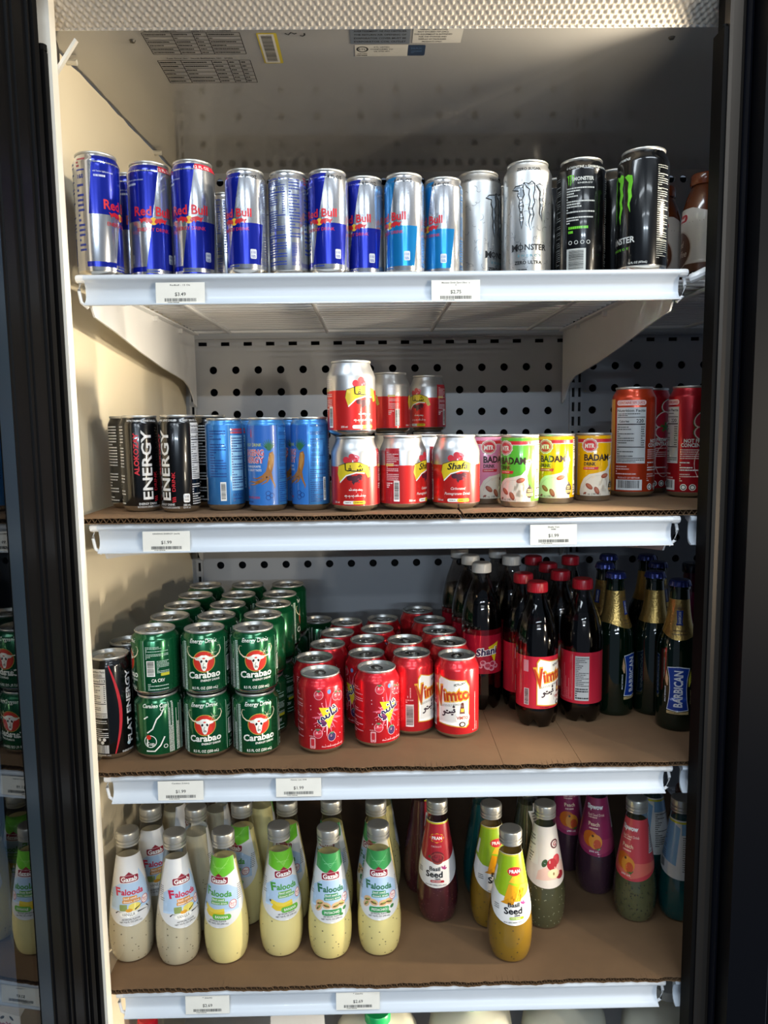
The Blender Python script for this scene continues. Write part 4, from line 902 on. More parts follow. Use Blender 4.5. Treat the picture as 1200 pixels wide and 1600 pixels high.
def basil(kind):
    L = Label(); wt = ink('#E6E4E2')
    if kind in ('pineapple', 'pomegranate'):
        tp, lq = (('#96B81E', '#8E6C1E') if kind == 'pineapple' else ('#A61E2C', '#4A1E26')); T = ink(tp)
        L.poly(drop(62, 162, 46, 24), wt, 0); L.poly([(-40, 116), (-24, 104), (0, 100), (24, 104), (40, 116), (26, 159), (-26, 159)], T, 1); L.rect(-26, 159, 26, 161.5, ink('#C8C030'), 2)
        n = 28; L.poly([(1+(11+.8*math.cos(k*1.8))*math.cos(2*PI*k/n), 138+(7+.6*math.cos(k*1.8))*math.sin(2*PI*k/n)) for k in range(n)], ink('#D8B030'), 3); L.ell(1, 138, 10.4, 6.4, ink('#C8242E'), 4, 24); L.text('PRAN', 1, 138, 4.6, W_, 5, w=16, bold=.03)
        if kind == 'pineapple':
            for q, c in (([(-10, 98), (8, 96), (14, 112), (-4, 120)], '#DE9A10'), ([(-4, 122), (18, 118), (20, 126), (0, 130)], '#E8B02A'), ([(2, 96), (20, 104), (22, 116), (8, 118)], '#ECBE3A'), ([(-14, 94), (4, 108), (0, 92)], '#CC8A12')): L.poly([((px_-2)*1.35, 108+(py_-108)*1.05) for px_, py_ in q], ink(c), 3)
            for k in range(10): L.stroke([(6, 105), (6+9*math.cos(k*.63), 105+9*math.sin(k*.63))], .5, ink('#C8901A'), 4)
        else:
            L.ell(2, 108, 11, 10, ink('#6A2026'), 3); L.ring(2, 107, 11, 8, 1.4, ink('#A04A40'), 4)
            for k in range(16): L.ell(2+6*math.cos(k*2.4)*((k % 5)/5+.3), 109+6*math.sin(k*2.4)*((k % 5)/5+.3), 1.6, 1.8, ink('#8E2630'), 4, 8)
            L.poly([(-14, 108), (-10, 112), (-8, 106)], ink('#3E5A3A'), 4); L.text('POMEGRANATE', 0, 125, 2.6, ink('#D8A0A0'), 3, w=16)
        L.text('Basil', -2, 91.4, 6, K, 4, w=17, bold=.025); L.text('Seed', -3, 83, 9, K, 4, w=27, bold=.03)
        for a in (.4, 1.2, 2.2): L.ell(12+3*math.cos(a), 90+4*math.sin(a), 2.8, 1.3, ink('#A83A7A'), 4, 10, a)
        L.text('DRINK', 3, 76.2, 2.6, K, 4, w=9, bold=.03); L.rrect(2, 72.2, 22, 3.8, 1.9, T, 3); L.para(-7, 71.4, 10, 73, 1, W_, 4)
        L.text('BASIL SEED DRINK WITH FRUIT', 0, 66.6, 1.7, K, 4, w=34, bold=.01); L.para(-33, 82, -24, 90, 3, K, 2, .4, 8)
        L.poly([(-38, 120), (-32, 118), (-26, 140), (-29, 142)], wt, 2)
        sd = '#3A2A14' if kind == 'pineapple' else '#5A2A34'; ns = 70 if kind == 'pineapple' else 160
    elif kind == 'apple':
        L.poly(drop(70, 162, 50, 26, 34), ink('#DDD6D0'), 0); L.poly([(-20, 82), (36, 84), (30, 106), (12, 112), (-16, 96)], ink('#E4C0B4'), 1)
        L.rect(-38, 104, -16, 150, ink('#E4E2DC'), 1); L.para(-34, 104, -20, 148, 10, ink('#55504A'), 2, .45, 4); L.ring(11, 136, 7, 7, 2.2, ink('#5A1E2A'), 2); L.text('G', 11, 136, 6, ink('#A03040'), 3, bold=.04)
        L.ell(6, 106, 8.5, 9, ink('#A82430'), 3); L.ell(14, 112, 7, 8, ink('#C8404A'), 2); L.ell(8, 92, 10, 7, ink('#E6D8B0'), 4); L.ell(8, 92, 1.4, 2.4, ink('#8A6A3A'), 5, 8); L.ell(20, 88, 8, 6, ink('#9A2632'), 3); L.ell(-6, 108, 4, 6.5, ink('#35502E'), 3, 12, -.5)
        for x, y in ((2, 110), (10, 100), (18, 92)): L.ell(x, y, 1.2, 2.6, ink('#E8A8A0'), 5, 8)
        lq, sd, ns = '#4A4A34', '#8A8A70', 240
    elif kind in ('peach', 'berry'):
        c0, c1 = ('#C8434A', '#D86A5A') if kind == 'peach' else ('#8E2A52', '#A03A5A')
        L.poly(drop(70, 164, 50, 26, 34), ink(c0), 0); L.poly([(-46, 98), (46, 98), (34, 84), (0, 73), (-34, 84)], ink(c1), 1)
        L.text('Sipwow', -6, 150, 7.5, W_, 3, w=26, bold=.04); L.text('Basil Seed Drink', -4, 137, 4.2, ink('#F0C8B8'), 3, w=27); L.para(-17, 131, 8, 134, 1, ink('#F0C8B8'), 3); L.text('Peach', -8, 122, 6, ink('#F0D2B0'), 3, w=18, bold=.02); L.para(-16, 113, 10, 117, 1, ink('#F0C8B8'), 3)
        L.ell(-14, 98, 13, 13, ink('#C8641E'), 3); L.ell(-6, 94, 11, 12, ink('#DE8E32'), 4); L.ell(-3, 90, 6, 8, ink('#C8502A'), 5); L.ell(-10, 103, 2, 2, ink('#5A3018'), 5); L.poly([(-8, 82), (4, 86), (0, 80)], ink('#3F6A2E'), 5)
        L.text('290 mL', -8, 78, 2.6, W_, 3, w=16); L.rect(27, 112, 38, 150, ink('#D2CACA'), 2); L.para(28, 113, 37, 149, 12, ink('#5A5A5A'), 3, .45, 6)
        lq, sd, ns = ('#56563A', '#1E1E16', 420) if kind == 'peach' else ('#3A2430', '#1E1418', 100)
    else:
        L.poly(drop(72, 162, 52, 28, 30), ink('#D6D8D8'), 0); L.poly([(-40, 100), (-8, 92), (-2, 150), (-14, 158), (-26, 158)], ink('#7CA8CE'), 1); L.rect(-28, 157, 28, 160, ink('#C8C030'), 2); L.rect(0, 140, 26, 157, ink('#7CA8CE'), 1)
        L.para(2, 84, 34, 138, 16, ink('#3A3A3A'), 2, .42, 4); L.bars(-38, 84, -28, 96, K, 2); L.para(-40, 98, -26, 136, 12, ink('#5A5A5A'), 2, .4, 5)
        lq, sd, ns = '#0E4E50', '#0A2A2C', 120
    return teardrop(mat('liquid_'+kind, lq, .25, 0, .3, .1, 40), L, mat('seed_'+kind, sd, .6), ns, 158)
BPI, BPO, BAP, BPE, BBE, BTE = [basil(k) for k in ('pineapple', 'pomegranate', 'apple', 'peach', 'berry', 'teal')]
# plastic soda bottle with five-lobed foot
PP = [(0, 8), (14, 7), (22, 2), (26, 0), (29.5, 4), (31.5, 12), (32.6, 22), (32.2, 28), (31.8, 31), (31.8, 112), (32.6, 116), (32.8, 122), (32.4, 132), (30.6, 146), (27.4, 160), (22.8, 174), (17.6, 187), (14, 196), (13, 201), (13, 204), (15.6, 204.4), (15.6, 206), (13, 206.5)]
def petal(v):
    x, y, z = v; r = math.hypot(x, y)
    if r < 1e-6 or z > .022: return v
    a = math.atan2(y, x); k = max(0, math.cos(5*a))**2*(1-z/.022); return (x*(1-.13*k), y*(1-.13*k), z+.010*k*min(1, r/.02))
def soda(capc, L, band, H=222, z0=31, z1=112):
    s = H/222; pr = [(r, z*s) for r, z in PP]
    g = lathe_mesh(pr, 'plastic', thin_glass('pet_plastic', '#C9C4C0', 1.5), 40, petal); liq = lathe_mesh(inset(pr, .9, 160*s), 'liquid', mat('dark_soda', '#0B0606', .12, 0, .4), 40, petal)
    r0 = 15.8; zc_ = 206*s
    b = MB(); prof = [(r0-.6, zc_), (r0, zc_+1), (r0, zc_+12), (r0-1, zc_+14.5), (r0-3, zc_+15.6), (0, zc_+15.8)]; b.lathe([(r/1000, z/1000) for r, z in prof], 60)
    b.v = [(x*(1-.022*(i % 2)), y*(1-.022*(i % 2)), z) if z < (zc_+12.5)/1000 else (x, y, z) for i, (x, y, z) in enumerate(b.v)]
    cap = b.mesh('cap', mat('cap_'+capc, capc, .35, 0, .1), True, 20)
    bp = [(32.0+.5*(z0 > 40), z0), (32.0+.5*(z0 > 40), z1)]; b = MB(); b.lathe([(r/1000, z/1000) for r, z in bp], 48); band_me = b.mesh('label_band', gloss(band), True)
    return [('plastic', g, None), ('liquid', liq, None), ('cap', cap, None), ('label_band', band_me, None), ('printed_label', L.mesh('printed_label', [(32.1+.5*(z0 > 40), 20), (32.1+.5*(z0 > 40), 150)], 32), 3)]
L = Label(); vimto_panel(L, 0, 72, 1.0)
L.rect(-46, 88, -38, 106, ink('#D8A0A8'), 1); L.rect(-45, 36, -37, 62, ink('#D8C8C4'), 1); L.bars(-44, 37, -38, 61, K, 2, horiz=True)
for k in range(9): L.para(50+3*k, 36, 51.6+3*k, 108, 1, ink('#E08890'), 1, .6, k, True)
L.rect(79, 36, 100.4, 106, ink('#C6C8C8'), 1); L.para(80, 58, 100, 104, 16, ink('#4A4A4A'), 2, .45, 4); L.para(80, 38, 100, 56, 5, K, 2, .6, 5); L.para(-20, 32, 24, 34, 1, K, 2)
SOT = soda('#C4182A', L, '#C8283C', 250)
SOV = soda('#C4182A', L, '#C8283C')
L = Label(); L.poly([(4, 88), (22, 96), (15, 62)], ink('#E4CC20'), 1)
for m, b_, ly in ((W_, .10, 2), (ink('#1E1446'), .03, 3)): L.text('Shani', 2, 81, 11, m, ly, w=36, bold=b_, shear=.2, rot=8)
for x, y, r in ((-4, 62, 5), (4, 57, 7), (12, 60, 6), (18, 56, 4), (10, 53, 5), (-8, 56, 3)): L.ell(x, y, r, r*.9, ink('#D8909C'), 1, 14); L.ell(x-.8, y+.8, r*.6, r*.5, ink('#B03048'), 2, 12)
BL = Label()
for k in range(10): BL.para(55+4*k, 64, 57+4*k, 130, 1, ink('#D07884'), 1, .5, k, True)
L.p = [([(u, v+18) for u, v in q[0]],)+q[1:] for q in L.p]
SOS = soda('#DCD8D0', L, '#A8182E', 240, 62, 134)+[('back_print', BL.mesh('back_print', [(32.6, 20), (32.6, 150)], 32), 3)]
# long-neck malt bottle
BP = [(0, 3), (25, 1), (28, 0), (30, 3), (30.2, 8), (30.2, 118), (29.4, 128), (27, 138), (22.5, 150), (18.6, 162), (16.4, 176), (14.8, 192), (13.6, 206), (13.2, 212), (14.6, 213), (14.6, 217), (13.4, 218), (13.4, 221)]
def malt():
    g = lathe_mesh(BP, 'glass', mat('dark_green_glass', '#04140A', .05, 0, .6, .1, 20)); gold = mat('gold_foil', '#BE9F5E', .32, .85, 0, .1, 300, .4)
    b = MB(); V = []; F = []; n = 36
    for k in range(n):
        a = 2*PI*k/n; f = math.cos(a)                        # lower edge dips at the front
        for i in range(9):
            t = i/8; z = (148-9*max(0, f)**2)*(1-t)+198*t; r = 0
            for (r0, z0), (r1, z1) in zip(BP[:-1], BP[1:]):
                if z0 <= z <= z1: r = r0+(r1-r0)*(z-z0)/(z1-z0)
            r += .25; V.append((r*math.sin(a)/1000, -r*math.cos(a)/1000, z/1000))
    for k in range(n):
        for i in range(8): a, c = 9*k+i, 9*((k+1) % n)+i; F.append((a, c, c+1, a+1))
    b.add(V, F); neck = b.mesh('neck_foil', gold, True)
    b = MB(); m = 42; prof = [(14.2, 217), (16.6, 217.3), (16.2, 219.5), (15, 224), (13, 226.5), (0, 227.5)]; b.lathe([(r/1000, z/1000) for r, z in prof], m)
    b.v = [(x*(1-.06*(i % 2)), y*(1-.06*(i % 2)), z) if .2172 < z < .220 else (x, y, z) for i, (x, y, z) in enumerate(b.v)]
    crown = b.mesh('crown_cap', mat('navy_crown', '#2A3576', .3, .5, .3), True, 25)
    L = Label(); bl, wt = ink('#16388E'), ink('#D8DCE4'); br = ink('#6A5232')
    hg = [(-15, 34), (-12.5, 50), (-11.5, 66), (-12.5, 82), (-15.5, 97), (0, 99), (15.5, 97), (12.5, 82), (11.5, 66), (12.5, 50), (15, 34), (0, 32)]
    L.poly([(x*1.07, 66+(y-66)*1.035) for x, y in hg], wt, 0); L.poly(hg, bl, 1); L.text('BARBICAN', 0, 66, 12, wt, 2, w=56, bold=.03, rot=90)
    L.poly([(-16, 27), (16, 27), (16, 31.5), (0, 30), (-16, 31.5)], ink('#B8A070'), 1); L.para(-12, 28, 12, 29.4, 1, K, 2)
    for s, c in ((-1, '#C8A07A'), (1, '#B8B040')):
        for k in range(6): L.stroke([(s*15.5, 70+2*k), (s*(20-k*.4), 80+3*k)], 2.2, ink(c), 1, taper=True)
    L.text('MALT BEVERAGE', -19, 56, 2, wt, 1, w=24, rot=90); L.text('NON ALCOHOLIC', 19, 54, 2, ink('#B8A070'), 1, w=22, rot=90)
    N = L; L = Label()
    L.poly([(-5, 160), (-3.6, 166), (-4.6, 182), (4.6, 182), (3.6, 166), (5, 160)], bl, 4); L.text('BARBICAN', 0, 171, 3.6, wt, 5, w=18, rot=90, bold=.02)
    for k in range(9): a = math.radians(20+17.5*k); L.stroke([(0, 183), (8.5*math.cos(a), 183+8*math.sin(a))], 1.5, br, 4, taper=True)
    L.para(-9, 151, 9, 153.5, 1, br, 4, .7, 3); L.para(-11, 146, 11, 148.5, 1, br, 4, .7, 4)
    return [('glass', g, None), ('neck_foil', neck, None), ('crown_cap', crown, None), ('printed_label', N.mesh('printed_label', BP[3:14], 30, conical=True, dv=5), 0), ('neck_print', L.mesh('neck_print', BP[3:14], 30, conical=True, dv=5), 1)]
MAL = malt()
# plain berry bottle at the far right
BER = [('plastic', lathe_mesh([(0, 0), (26, 0), (29, 5), (29, 130), (27, 150), (20, 172), (15, 190), (14, 205)], 'plastic', gloss('#7A1A4E')), None), ('cap', lathe_mesh([(14, 203), (17, 203.5), (17, 216), (15, 219), (0, 219.5)], 'cap', gloss('#1E2238'), 28), None),
       ('sleeve', lathe_mesh([(29.4, 20), (29.4, 128), (27.4, 149.5), (20.5, 171.5)], 'sleeve', gloss('#A82066')), None)]
# coffee bottle
CP = [(0, 3), (27, 0), (31, 4), (32.5, 12), (32.5, 30), (31.5, 60), (32.5, 88), (31, 108), (26, 126), (20.5, 138), (18.5, 143)]
L = Label(); L.poly([(-60, 30), (60, 30), (60, 96), (24, 108), (-24, 108), (-60, 96)], ink('#C9C2BA'), 0); L.rect(-60, 10, 60, 30, ink('#5A3626'), 0)
L.rrect(0, 95, 34, 12, 5, ink('#D8D0C8'), 1); L.rrect(0, 95, 32, 10.5, 4.5, ink('#A82430'), 2); L.text('Saeed', 0, 95, 5, W_, 3, w=22, shear=.2, bold=.02)
L.ell(0, 52, 24, 27, ink('#B8A89C'), 1, 28); L.ell(0, 52, 22, 25, ink('#5A3424'), 2, 28); L.text('Iced', 0, 60, 9, ink('#D0C0B4'), 3, w=17, shear=.25); L.text('Coffee', 0, 46, 9, ink('#D0C0B4'), 3, w=32, shear=.25)
for k in range(7): L.ell(-26+9*k, 16+3*(k % 2), 5, 3.4, ink('#221610'), 1, 12, .5*k)
L.facts(56, 22, 84, 104, ink('#2A2622'), ink('#A8A29C'), 2, '210', 4); L.facts(-92, 22, -62, 104, ink('#2A2622'), ink('#A8A29C'), 2, '', 5, False)
COF = [('plastic', lathe_mesh(CP, 'plastic', mat('coffee_plastic', '#5E2E16', .16, 0, .4)), None), ('cap', lathe_mesh([(18.5, 141), (21.5, 141.5), (22, 146), (22, 154), (20.5, 157), (0, 157.5)], 'cap', gloss('#7A3A1C'), 28), None), ('printed_label', L.mesh('printed_label', CP[2:], 32, dv=5), 0)]
# milk jug
def jug(capc, tint):
    b = MB(); secs = [(.064, .0), (.070, .01), (.072, .05), (.072, .14), (.071, .175), (.067, .203), (.058, .219), (.042, .228), (.023, .233), (.019, .235), (.019, .238)]; n = 32
    for i, (h, z) in enumerate(secs):
        e = 4.5 if z < .17 else (3.2 if z < .225 else 2.0)
        for k in range(n):
            a = 2*PI*k/n; c, s = math.cos(a), math.sin(a); r = h/(abs(c)**e+abs(s)**e)**(1/e); b.v.append((r*c, r*s, z))
    for i in range(len(secs)-1):
        for k in range(n): b.f.append((i*n+k, i*n+(k+1) % n, (i+1)*n+(k+1) % n, (i+1)*n+k)); b.m.append(0)
    b.f.append(tuple(range(n))[::-1]); b.m.append(0)
    body = b.mesh('jug_body', mat('milk_plastic'+tint, tint, .45, 0, .1, .03, 20, sub=.3), True, 60)
    b = MB(); b.tube([(0, .035, .218), (0, .058, .215), (0, .072, .195), (0, .075, .16), (0, .073, .12)], .011, 12); hd = b.mesh('handle', mat('milk_plastic'+tint, tint), True)
    cp = lathe_mesh([(19, 236), (21, 236.4), (21, 249), (19.6, 251), (0, 251.4)], 'cap', mat('cap_'+capc, capc, .35, 0, .1), 32)
    return [('jug_body', body, None), ('handle', hd, None), ('cap', cp, None)]
JG, JW = jug('#18A058', '#D8D6C4'), jug('#D8D8D2', '#CFCDBC')
def carton():
    b = MB(); b.box(-.042, -.03, 0, .042, .03, .258); b.prism([(-.03, .258), (.03, .258), (.0, .275)], 'x', -.042, .042)
    body = b.mesh('carton_body', mat('white_carton', '#D6D4D0', .4), False)
    L = Label(); pk = ink('#A8285A'); L.text('Yogurt', 0, 238, 9, pk, 1, w=46, bold=.03); L.text('Drink', 0, 225, 7, pk, 1)
    for x, y in ((-24, 251), (20, 250), (6, 252), (-6, 249)): L.ell(x, y, 5, 2.4, K, 1, 10, x*.1)
    me = L.mesh('print', flat=True); pm_ = me
    for v in pm_.vertices: v.co.y -= .0300
    return [('carton_body', body, None), ('print', pm_, 0)]
YOG = carton()
# ------------------------------------------------------------------ top shelf
z = ZS[1]
def put(parts, name, s, x, y, turn, label, cat, group, dz=0): return place(parts, name, x, y, ZS[s]+dz, turn, label, cat, group)
G1 = 'slim energy drink cans on the top shelf'
for pt, x, y, t, lb in (
    (RB12, -.372, .042, 64, 'leftmost tall blue and silver can at the shelf end by the cream wall'),
    (RB12, -.356, .126, 40, 'blue can half hidden behind the leftmost tall can'),
    (RB12, -.314, .080, 6, 'second tall blue and silver can from the left on the top shelf'),
    (RB12, -.254, .075, -14, 'third tall blue and silver can from the left, red band at its top'),
    (RB8, -.222, .140, 170, 'silver can mostly hidden in the gap behind the tall blue cans'),
    (RB8, -.178, .038, -36, 'shorter blue and silver can right of the three tall blue ones'),
    (RB8, -.1235, .047, 180, 'silver can turned to show its blue nutrition text'),
    (RB8, -.071, .042, -26, 'blue and silver can just right of the one showing nutrition text'),
    (RB8, -.0235, .072, -32, 'rightmost dark blue and silver slim can, set slightly back'),
    (RBS, .030, .060, -46, 'left one of the two light blue and silver slim cans'),
    (RBS, .084, .079, -52, 'right one of the two light blue and silver slim cans')):
    put(pt, 'energy_drink_can', 1, x, y, t, lb, 'can', G1)
G2 = 'tall claw-mark cans on the top shelf'
for pt, x, y, t, lb in (
    (MW, .140, .136, 58, 'white filigree can set back, its black claw mark at the right edge'),
    (MW, .190, .206, 90, 'white filigree can half hidden behind the front white one'),
    (MW, .202, .093, 3, 'white filigree can showing its full black-edged claw mark'),
    (MBK, .258, .172, 60, 'black can half hidden behind the black text can, to its left'),
    (MBK, .274, .084, 178, 'black can showing small white text and a pale barcode'),
    (MBK, .336, .132, -70, 'black can half hidden between the two front black cans'),
    (MBK, .346, .046, -60, 'black can with bright green claw mark at the right shelf end')):
    put(pt, 'energy_drink_can', 1, x, y, t, lb, 'can', G2)
for x, y, t, lb in ((.428, .205, -5, 'brown coffee bottle with red badge, left of the pair at top right'), (.470, .140, -75, 'brown coffee bottle showing its text panel at top right'), (.535, .215, 10, 'brown coffee bottle furthest right, mostly behind the door frame')):
    put(COF, 'coffee_bottle', 1, x, y, t, lb, 'bottle', 'coffee bottles on the top shelf')
# ------------------------------------------------------------------ second shelf
G = 'black slim cans on the second shelf'
for x, y, t, lb in ((-.343, .077, 9, 'black slim can with red and silver upright lettering, front left'), (-.2855, .063, -54, 'black slim can with upright lettering cut at its left edge'),
                    (-.376, .128, 30, 'black slim can peeking out at the far left beside the wall'), (-.256, .127, 60, 'black slim can mostly hidden behind the right-hand black can')):
    put(SLB, 'slim_can', 2, x, y, t, lb, 'can', G)
G = 'blue root drink cans on the second shelf'
for x, y, t, lb in ((-.225, .079, -178, 'blue can showing its back with pale text panel'), (-.164, .064, -24, 'blue can with the whole tan root in view'), (-.104, .065, -62, 'blue can with the root at its left edge, text at right'),
                    (-.195, .128, 100, 'blue can hidden behind the gap between the first two blue cans'), (-.134, .124, -30, 'blue can hidden behind the gap between the last two blue cans')):
    put(BLU, 'slim_can', 2, x, y, t, lb, 'can', G)
G = 'red and white ribbon cans on the second shelf'
for x, y, t, dz, lb in ((-.041, .048, -8, 0, 'bottom front red and white can at the left with its ribbon in view'), (.025, .063, 244, 0, 'bottom middle red and white can showing barcode side and ribbon edge'), (.099, .061, 182, 0, 'bottom right red and white can with the whole yellow ribbon'),
                        (.062, .128, -60, 0, 'red and white can hidden behind the bottom front row'), (-.045, .052, 24, .101, 'red and white can stacked on top at the front left'),
                        (.0146, .31, 92, 0, 'hidden lower red and white can at the back carrying another'), (.085, .41, 30, 0, 'hidden lower red and white can furthest back carrying another'),
                        (.0146, .31, 100, .101, 'stacked red and white can at the back showing its barcode side'), (.085, .41, -38, .101, 'stacked red and white can furthest back and furthest right')):
    put(SHF, 'ribbon_can', 2, x, y, t, lb, 'can', G, dz)
G = 'small almond drink cans on the second shelf'
for pt, x, y, t, lb in ((ALP, .147, .117, 44, 'pink almond drink can behind the red and white can'), (ALG, .189, .067, -16, 'green almond drink can'), (ALY, .250, .109, -4, 'left yellow almond drink can'), (ALY, .312, .136, 20, 'right yellow almond drink can showing its steel seam')):
    put(pt, 'almond_drink_can', 2, x, y, t, lb, 'can', G)
G = 'tall juice cans on the second shelf'
for pt, x, y, t, lb in ((JUO, .390, .190, -4, 'tall orange-red juice can with a white nutrition panel'), (JUR, .471, .168, -68, 'tall red juice can cut by the door frame'), (JUR, .437, .250, -62, 'tall red juice can in shade between the other two tall ones')):
    put(pt, 'juice_can', 2, x, y, t, lb, 'can', G)
# ------------------------------------------------------------------ third shelf
put(SLT, 'slim_can', 3, -.394, .054, 14, 'tall black can with white nutrition panel and red stripe by the wall', 'can', 'tall black cans on the third shelf')
put(SLT, 'slim_can', 3, -.388, .121, 90, 'tall black can in shade behind the one by the wall', 'can', 'tall black cans on the third shelf')
ORD = ('front', 'second', 'third', 'fourth', 'fifth')
rnd = random.Random(11)
for c, cx, nm in ((0, (-.328, -.325, -.323, -.318, -.318), 'left'), (1, (-.2585, -.255, -.251, -.246, -.243), 'middle'), (2, (-.1895, -.186, -.179, -.177, -.172), 'right')):
    for r, y in enumerate((.054, .124, .193, .264, .342)):
        for lay in (0, 1):
            if r == 0: t = {(0, 1): -88, (0, 0): 112, (1, 1): -4, (1, 0): -8, (2, 1): 4, (2, 0): 6}[(c, lay)]
            else: t = rnd.choice((-60, -85, 70, 95, -110))
            lb = f'green can, {nm} column, {ORD[r]} row, {"upper" if lay else "lower"} layer of the stack'
            put(CAR, 'energy_drink_can', 3, cx[r], y, t, lb, 'can', 'stacked green energy drink cans', lay*.0912)
put(CAR, 'energy_drink_can', 3, -.128, .440, 60, 'lone green can at the back, right of the green stacks', 'can', 'stacked green energy drink cans')
G = 'red fruit drink cans on the third shelf'
for i, (x, y) in enumerate(((-.097, .061), (-.110, .130), (-.094, .199), (-.081, .267), (-.068, .336))):
    put(SPL, 'fruit_drink_can', 3, x, y, (16, 60, 100, -40, 30)[i], f'red fruit-splash can, left column, {ORD[i]} row', 'can', G)
for i, (x, y) in enumerate(((-.016, .079), (-.031, .147), (-.030, .222), (-.0135, .2868), (-.003, .356))):
    put(SPL, 'fruit_drink_can', 3, x, y, (28, -48, 120, 20, 80)[i], f'red fruit-splash can, second column, {ORD[i]} row', 'can', G)
for i, (x, y) in enumerate(((.0375, .1195), (.0305, .1895), (.062, .384))):
    put(PAN, 'fruit_drink_can', 3, x, y, (60, 30, 90)[i], f'red white-panel can, left column, {ORD[i]} row', 'can', G)
for i, (x, y) in enumerate(((.104, .105), (.099, .174), (.090, .243), (.079, .312))):
    put(PAN, 'fruit_drink_can', 3, x, y, (-8, 40, 110, 60)[i], f'red white-panel can, right column, {ORD[i]} row', 'can', G)
G = 'dark soda bottles on the third shelf'
for x, y, t, lb in ((.157, .216, 12, 'front white-capped dark soda bottle with red label'), (.148, .287, 60, 'second white-capped soda bottle, half behind the front one'), (.137, .356, 120, 'third white-capped soda bottle at the back left'), (.2165, .2765, 50, 'white-capped soda bottle behind the red-capped ones'), (.2045, .349, 90, 'rearmost white-capped soda bottle near the middle')):
    put(SOS, 'soda_bottle', 3, x, y, t, lb, 'bottle', G)
for x, y, t, lb in ((.232, .141, 46, 'front left red-capped soda bottle with white panel at its right'), (.2235, .2085, 60, 'red-capped soda bottle directly behind the front left one'), (.306, .158, -158, 'front right red-capped soda bottle showing a pale text panel'),
                    (.288, .226, 40, 'red-capped soda bottle second back in the right-hand line'), (.283, .294, 90, 'red-capped soda bottle third back in the right-hand line'), (.272, .364, 10, 'red-capped soda bottle deep at the back, left one'), (.338, .358, 20, 'red-capped soda bottle deep at the back, right one')):
    put(SOV, 'soda_bottle', 3, x, y, t, lb, 'bottle', G)
G = 'gold-necked malt bottles on the third shelf'
for x, y, t, lb in ((.441, .116, 4, 'front gold-necked dark bottle with upright blue label'), (.427, .180, 120, 'gold-necked dark bottle behind the front one, label turned away'), (.365, .182, 62, 'gold-necked dark bottle nearest the red-capped sodas'), (.372, .262, -40, 'gold-necked bottle at the back left of the malt bottles'), (.462, .262, 60, 'gold-necked bottle behind the front pair at right'), (.468, .332, 100, 'rearmost gold-necked bottle at right'), (.402, .340, 40, 'rearmost gold-necked bottle at left')):
    put(MAL, 'malt_bottle', 3, x, y, t, lb, 'bottle', G)
put(BER, 'berry_bottle', 3, .530, .285, 0, 'magenta bottle at the far right behind the malt bottles', 'bottle', None)
# ------------------------------------------------------------------ lowest shelf
G = 'cream milk drink bottles on the lowest shelf'
for pt, x, y, t, lb in ((FV, -.388, .070, -2, 'leftmost cream drink bottle, red script, in the front row'), (FV, -.316, .061, 20, 'second cream drink bottle in the front row, red script'), (FBN, -.245, .062, -24, 'cream bottle with lime green neck, third in the front row'), (FBN, -.165, .075, 15, 'cream bottle with bananas on its label'), (FPI, -.091, .067, 6, 'cream bottle with dark green neck, fifth in the front row'), (FPI, -.017, .072, 0, 'rightmost cream bottle with dark green neck in the front row'),
                        (FV, -.374, .141, 12, 'second-row red-script bottle at the far left by the wall'), (FV, -.302, .136, 130, 'second-row bottle turned to show its pale back label'), (FBN, -.232, .147, -40, 'second-row lime-necked bottle behind the third front bottle'), (FBN, -.161, .150, -20, 'second-row lime-necked bottle behind the banana bottle'), (FPI, -.091, .152, -25, 'second-row green-necked bottle, left of the two'), (FPI, -.020, .144, -30, 'second-row green-necked bottle, right of the two'),
                        (FV, -.356, .214, 80, 'third-row pale bottle deep at the left'), (FV, -.284, .208, 110, 'third-row pale bottle left of the lime-necked ones'), (FBN, -.212, .218, 140, 'third-row pale bottle deep near the lime-necked ones'), (FPI, -.012, .216, 150, 'third-row bottle deep behind the rightmost green-necked ones')):
    put(pt, 'milk_drink_bottle', 4, x, y, t, lb, 'bottle', G)
G = 'basil seed drink bottles on the lowest shelf'
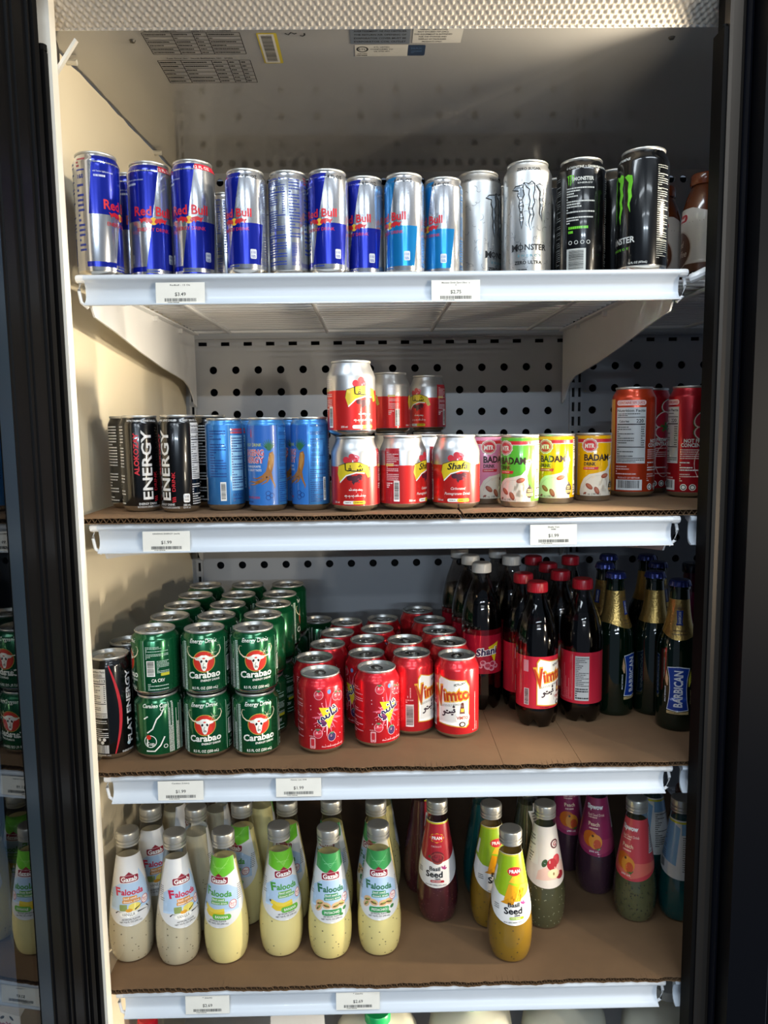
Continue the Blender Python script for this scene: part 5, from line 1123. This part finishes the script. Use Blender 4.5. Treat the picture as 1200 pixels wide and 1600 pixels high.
for pt, x, y, t, lb in ((BPO, .077, .146, -4, 'dark red seed drink bottle with red and white label'), (BPO, .058, .220, 100, 'dark red seed drink bottle in shade behind the other'), (BPI, .177, .052, 15, 'front amber seed drink bottle with lime label and pineapple'), (BPI, .160, .128, 24, 'amber seed drink bottle with lime label standing behind the front one'), (BAP, .244, .125, 14, 'olive seed drink bottle with an apple on its pale label'),
                        (BAP, .232, .200, 120, 'pale-labelled bottle behind the apple bottle'), (BTE, .158, .204, 130, 'shaded pale bottle behind the amber pair'), (BPE, .392, .136, -12, 'olive seed drink bottle with coral peach label'), (BBE, .350, .208, 10, 'magenta-labelled bottle in shade behind the peach bottle'), (BBE, .318, .276, 30, 'magenta-labelled bottle furthest back'),
                        (BTE, .4625, .134, 4, 'front teal drink bottle at the right with pale text label'), (BTE, .444, .208, 8, 'teal drink bottle behind the front teal one')):
    put(pt, 'seed_drink_bottle', 4, x, y, t, lb, 'bottle', G)
put(COF, 'coffee_bottle', 4, .518, .240, 0, 'amber-brown bottle at the far right behind the teal ones', 'bottle', None)
# ------------------------------------------------------------------ cooler floor: only the tops show
for pt, nm, x, y, t, lb, cat in ((SOT, 'soda_bottle', -.392, .13, 0, 'red-capped dark bottle top below the lowest shelf at far left', 'bottle'), (SOV, 'soda_bottle', -.325, .13, 30, 'dark bottle top below the lowest shelf, second from left', 'bottle'), (SOV, 'soda_bottle', -.255, .12, 60, 'dark bottle top below the lowest shelf, left of the carton', 'bottle'),
                              (YOG, 'yogurt_carton', -.150, .12, 0, 'white yogurt carton top below the lowest shelf', 'carton'), (JG, 'milk_jug', -.022, .13, 5, 'milk jug with green cap below the lowest shelf, left one', 'jug'), (JG, 'milk_jug', .132, .16, 0, 'milk jug with green cap below the lowest shelf, right one', 'jug'), (JW, 'milk_jug', .288, .16, 0, 'pale jug with white cap below the lowest shelf', 'jug'), (JW, 'milk_jug', .462, .17, 0, 'pale jug at the far right below the lowest shelf', 'jug')):
    place(pt, nm, x, y, -.68, t, lb, cat, 'drinks on the cooler floor')
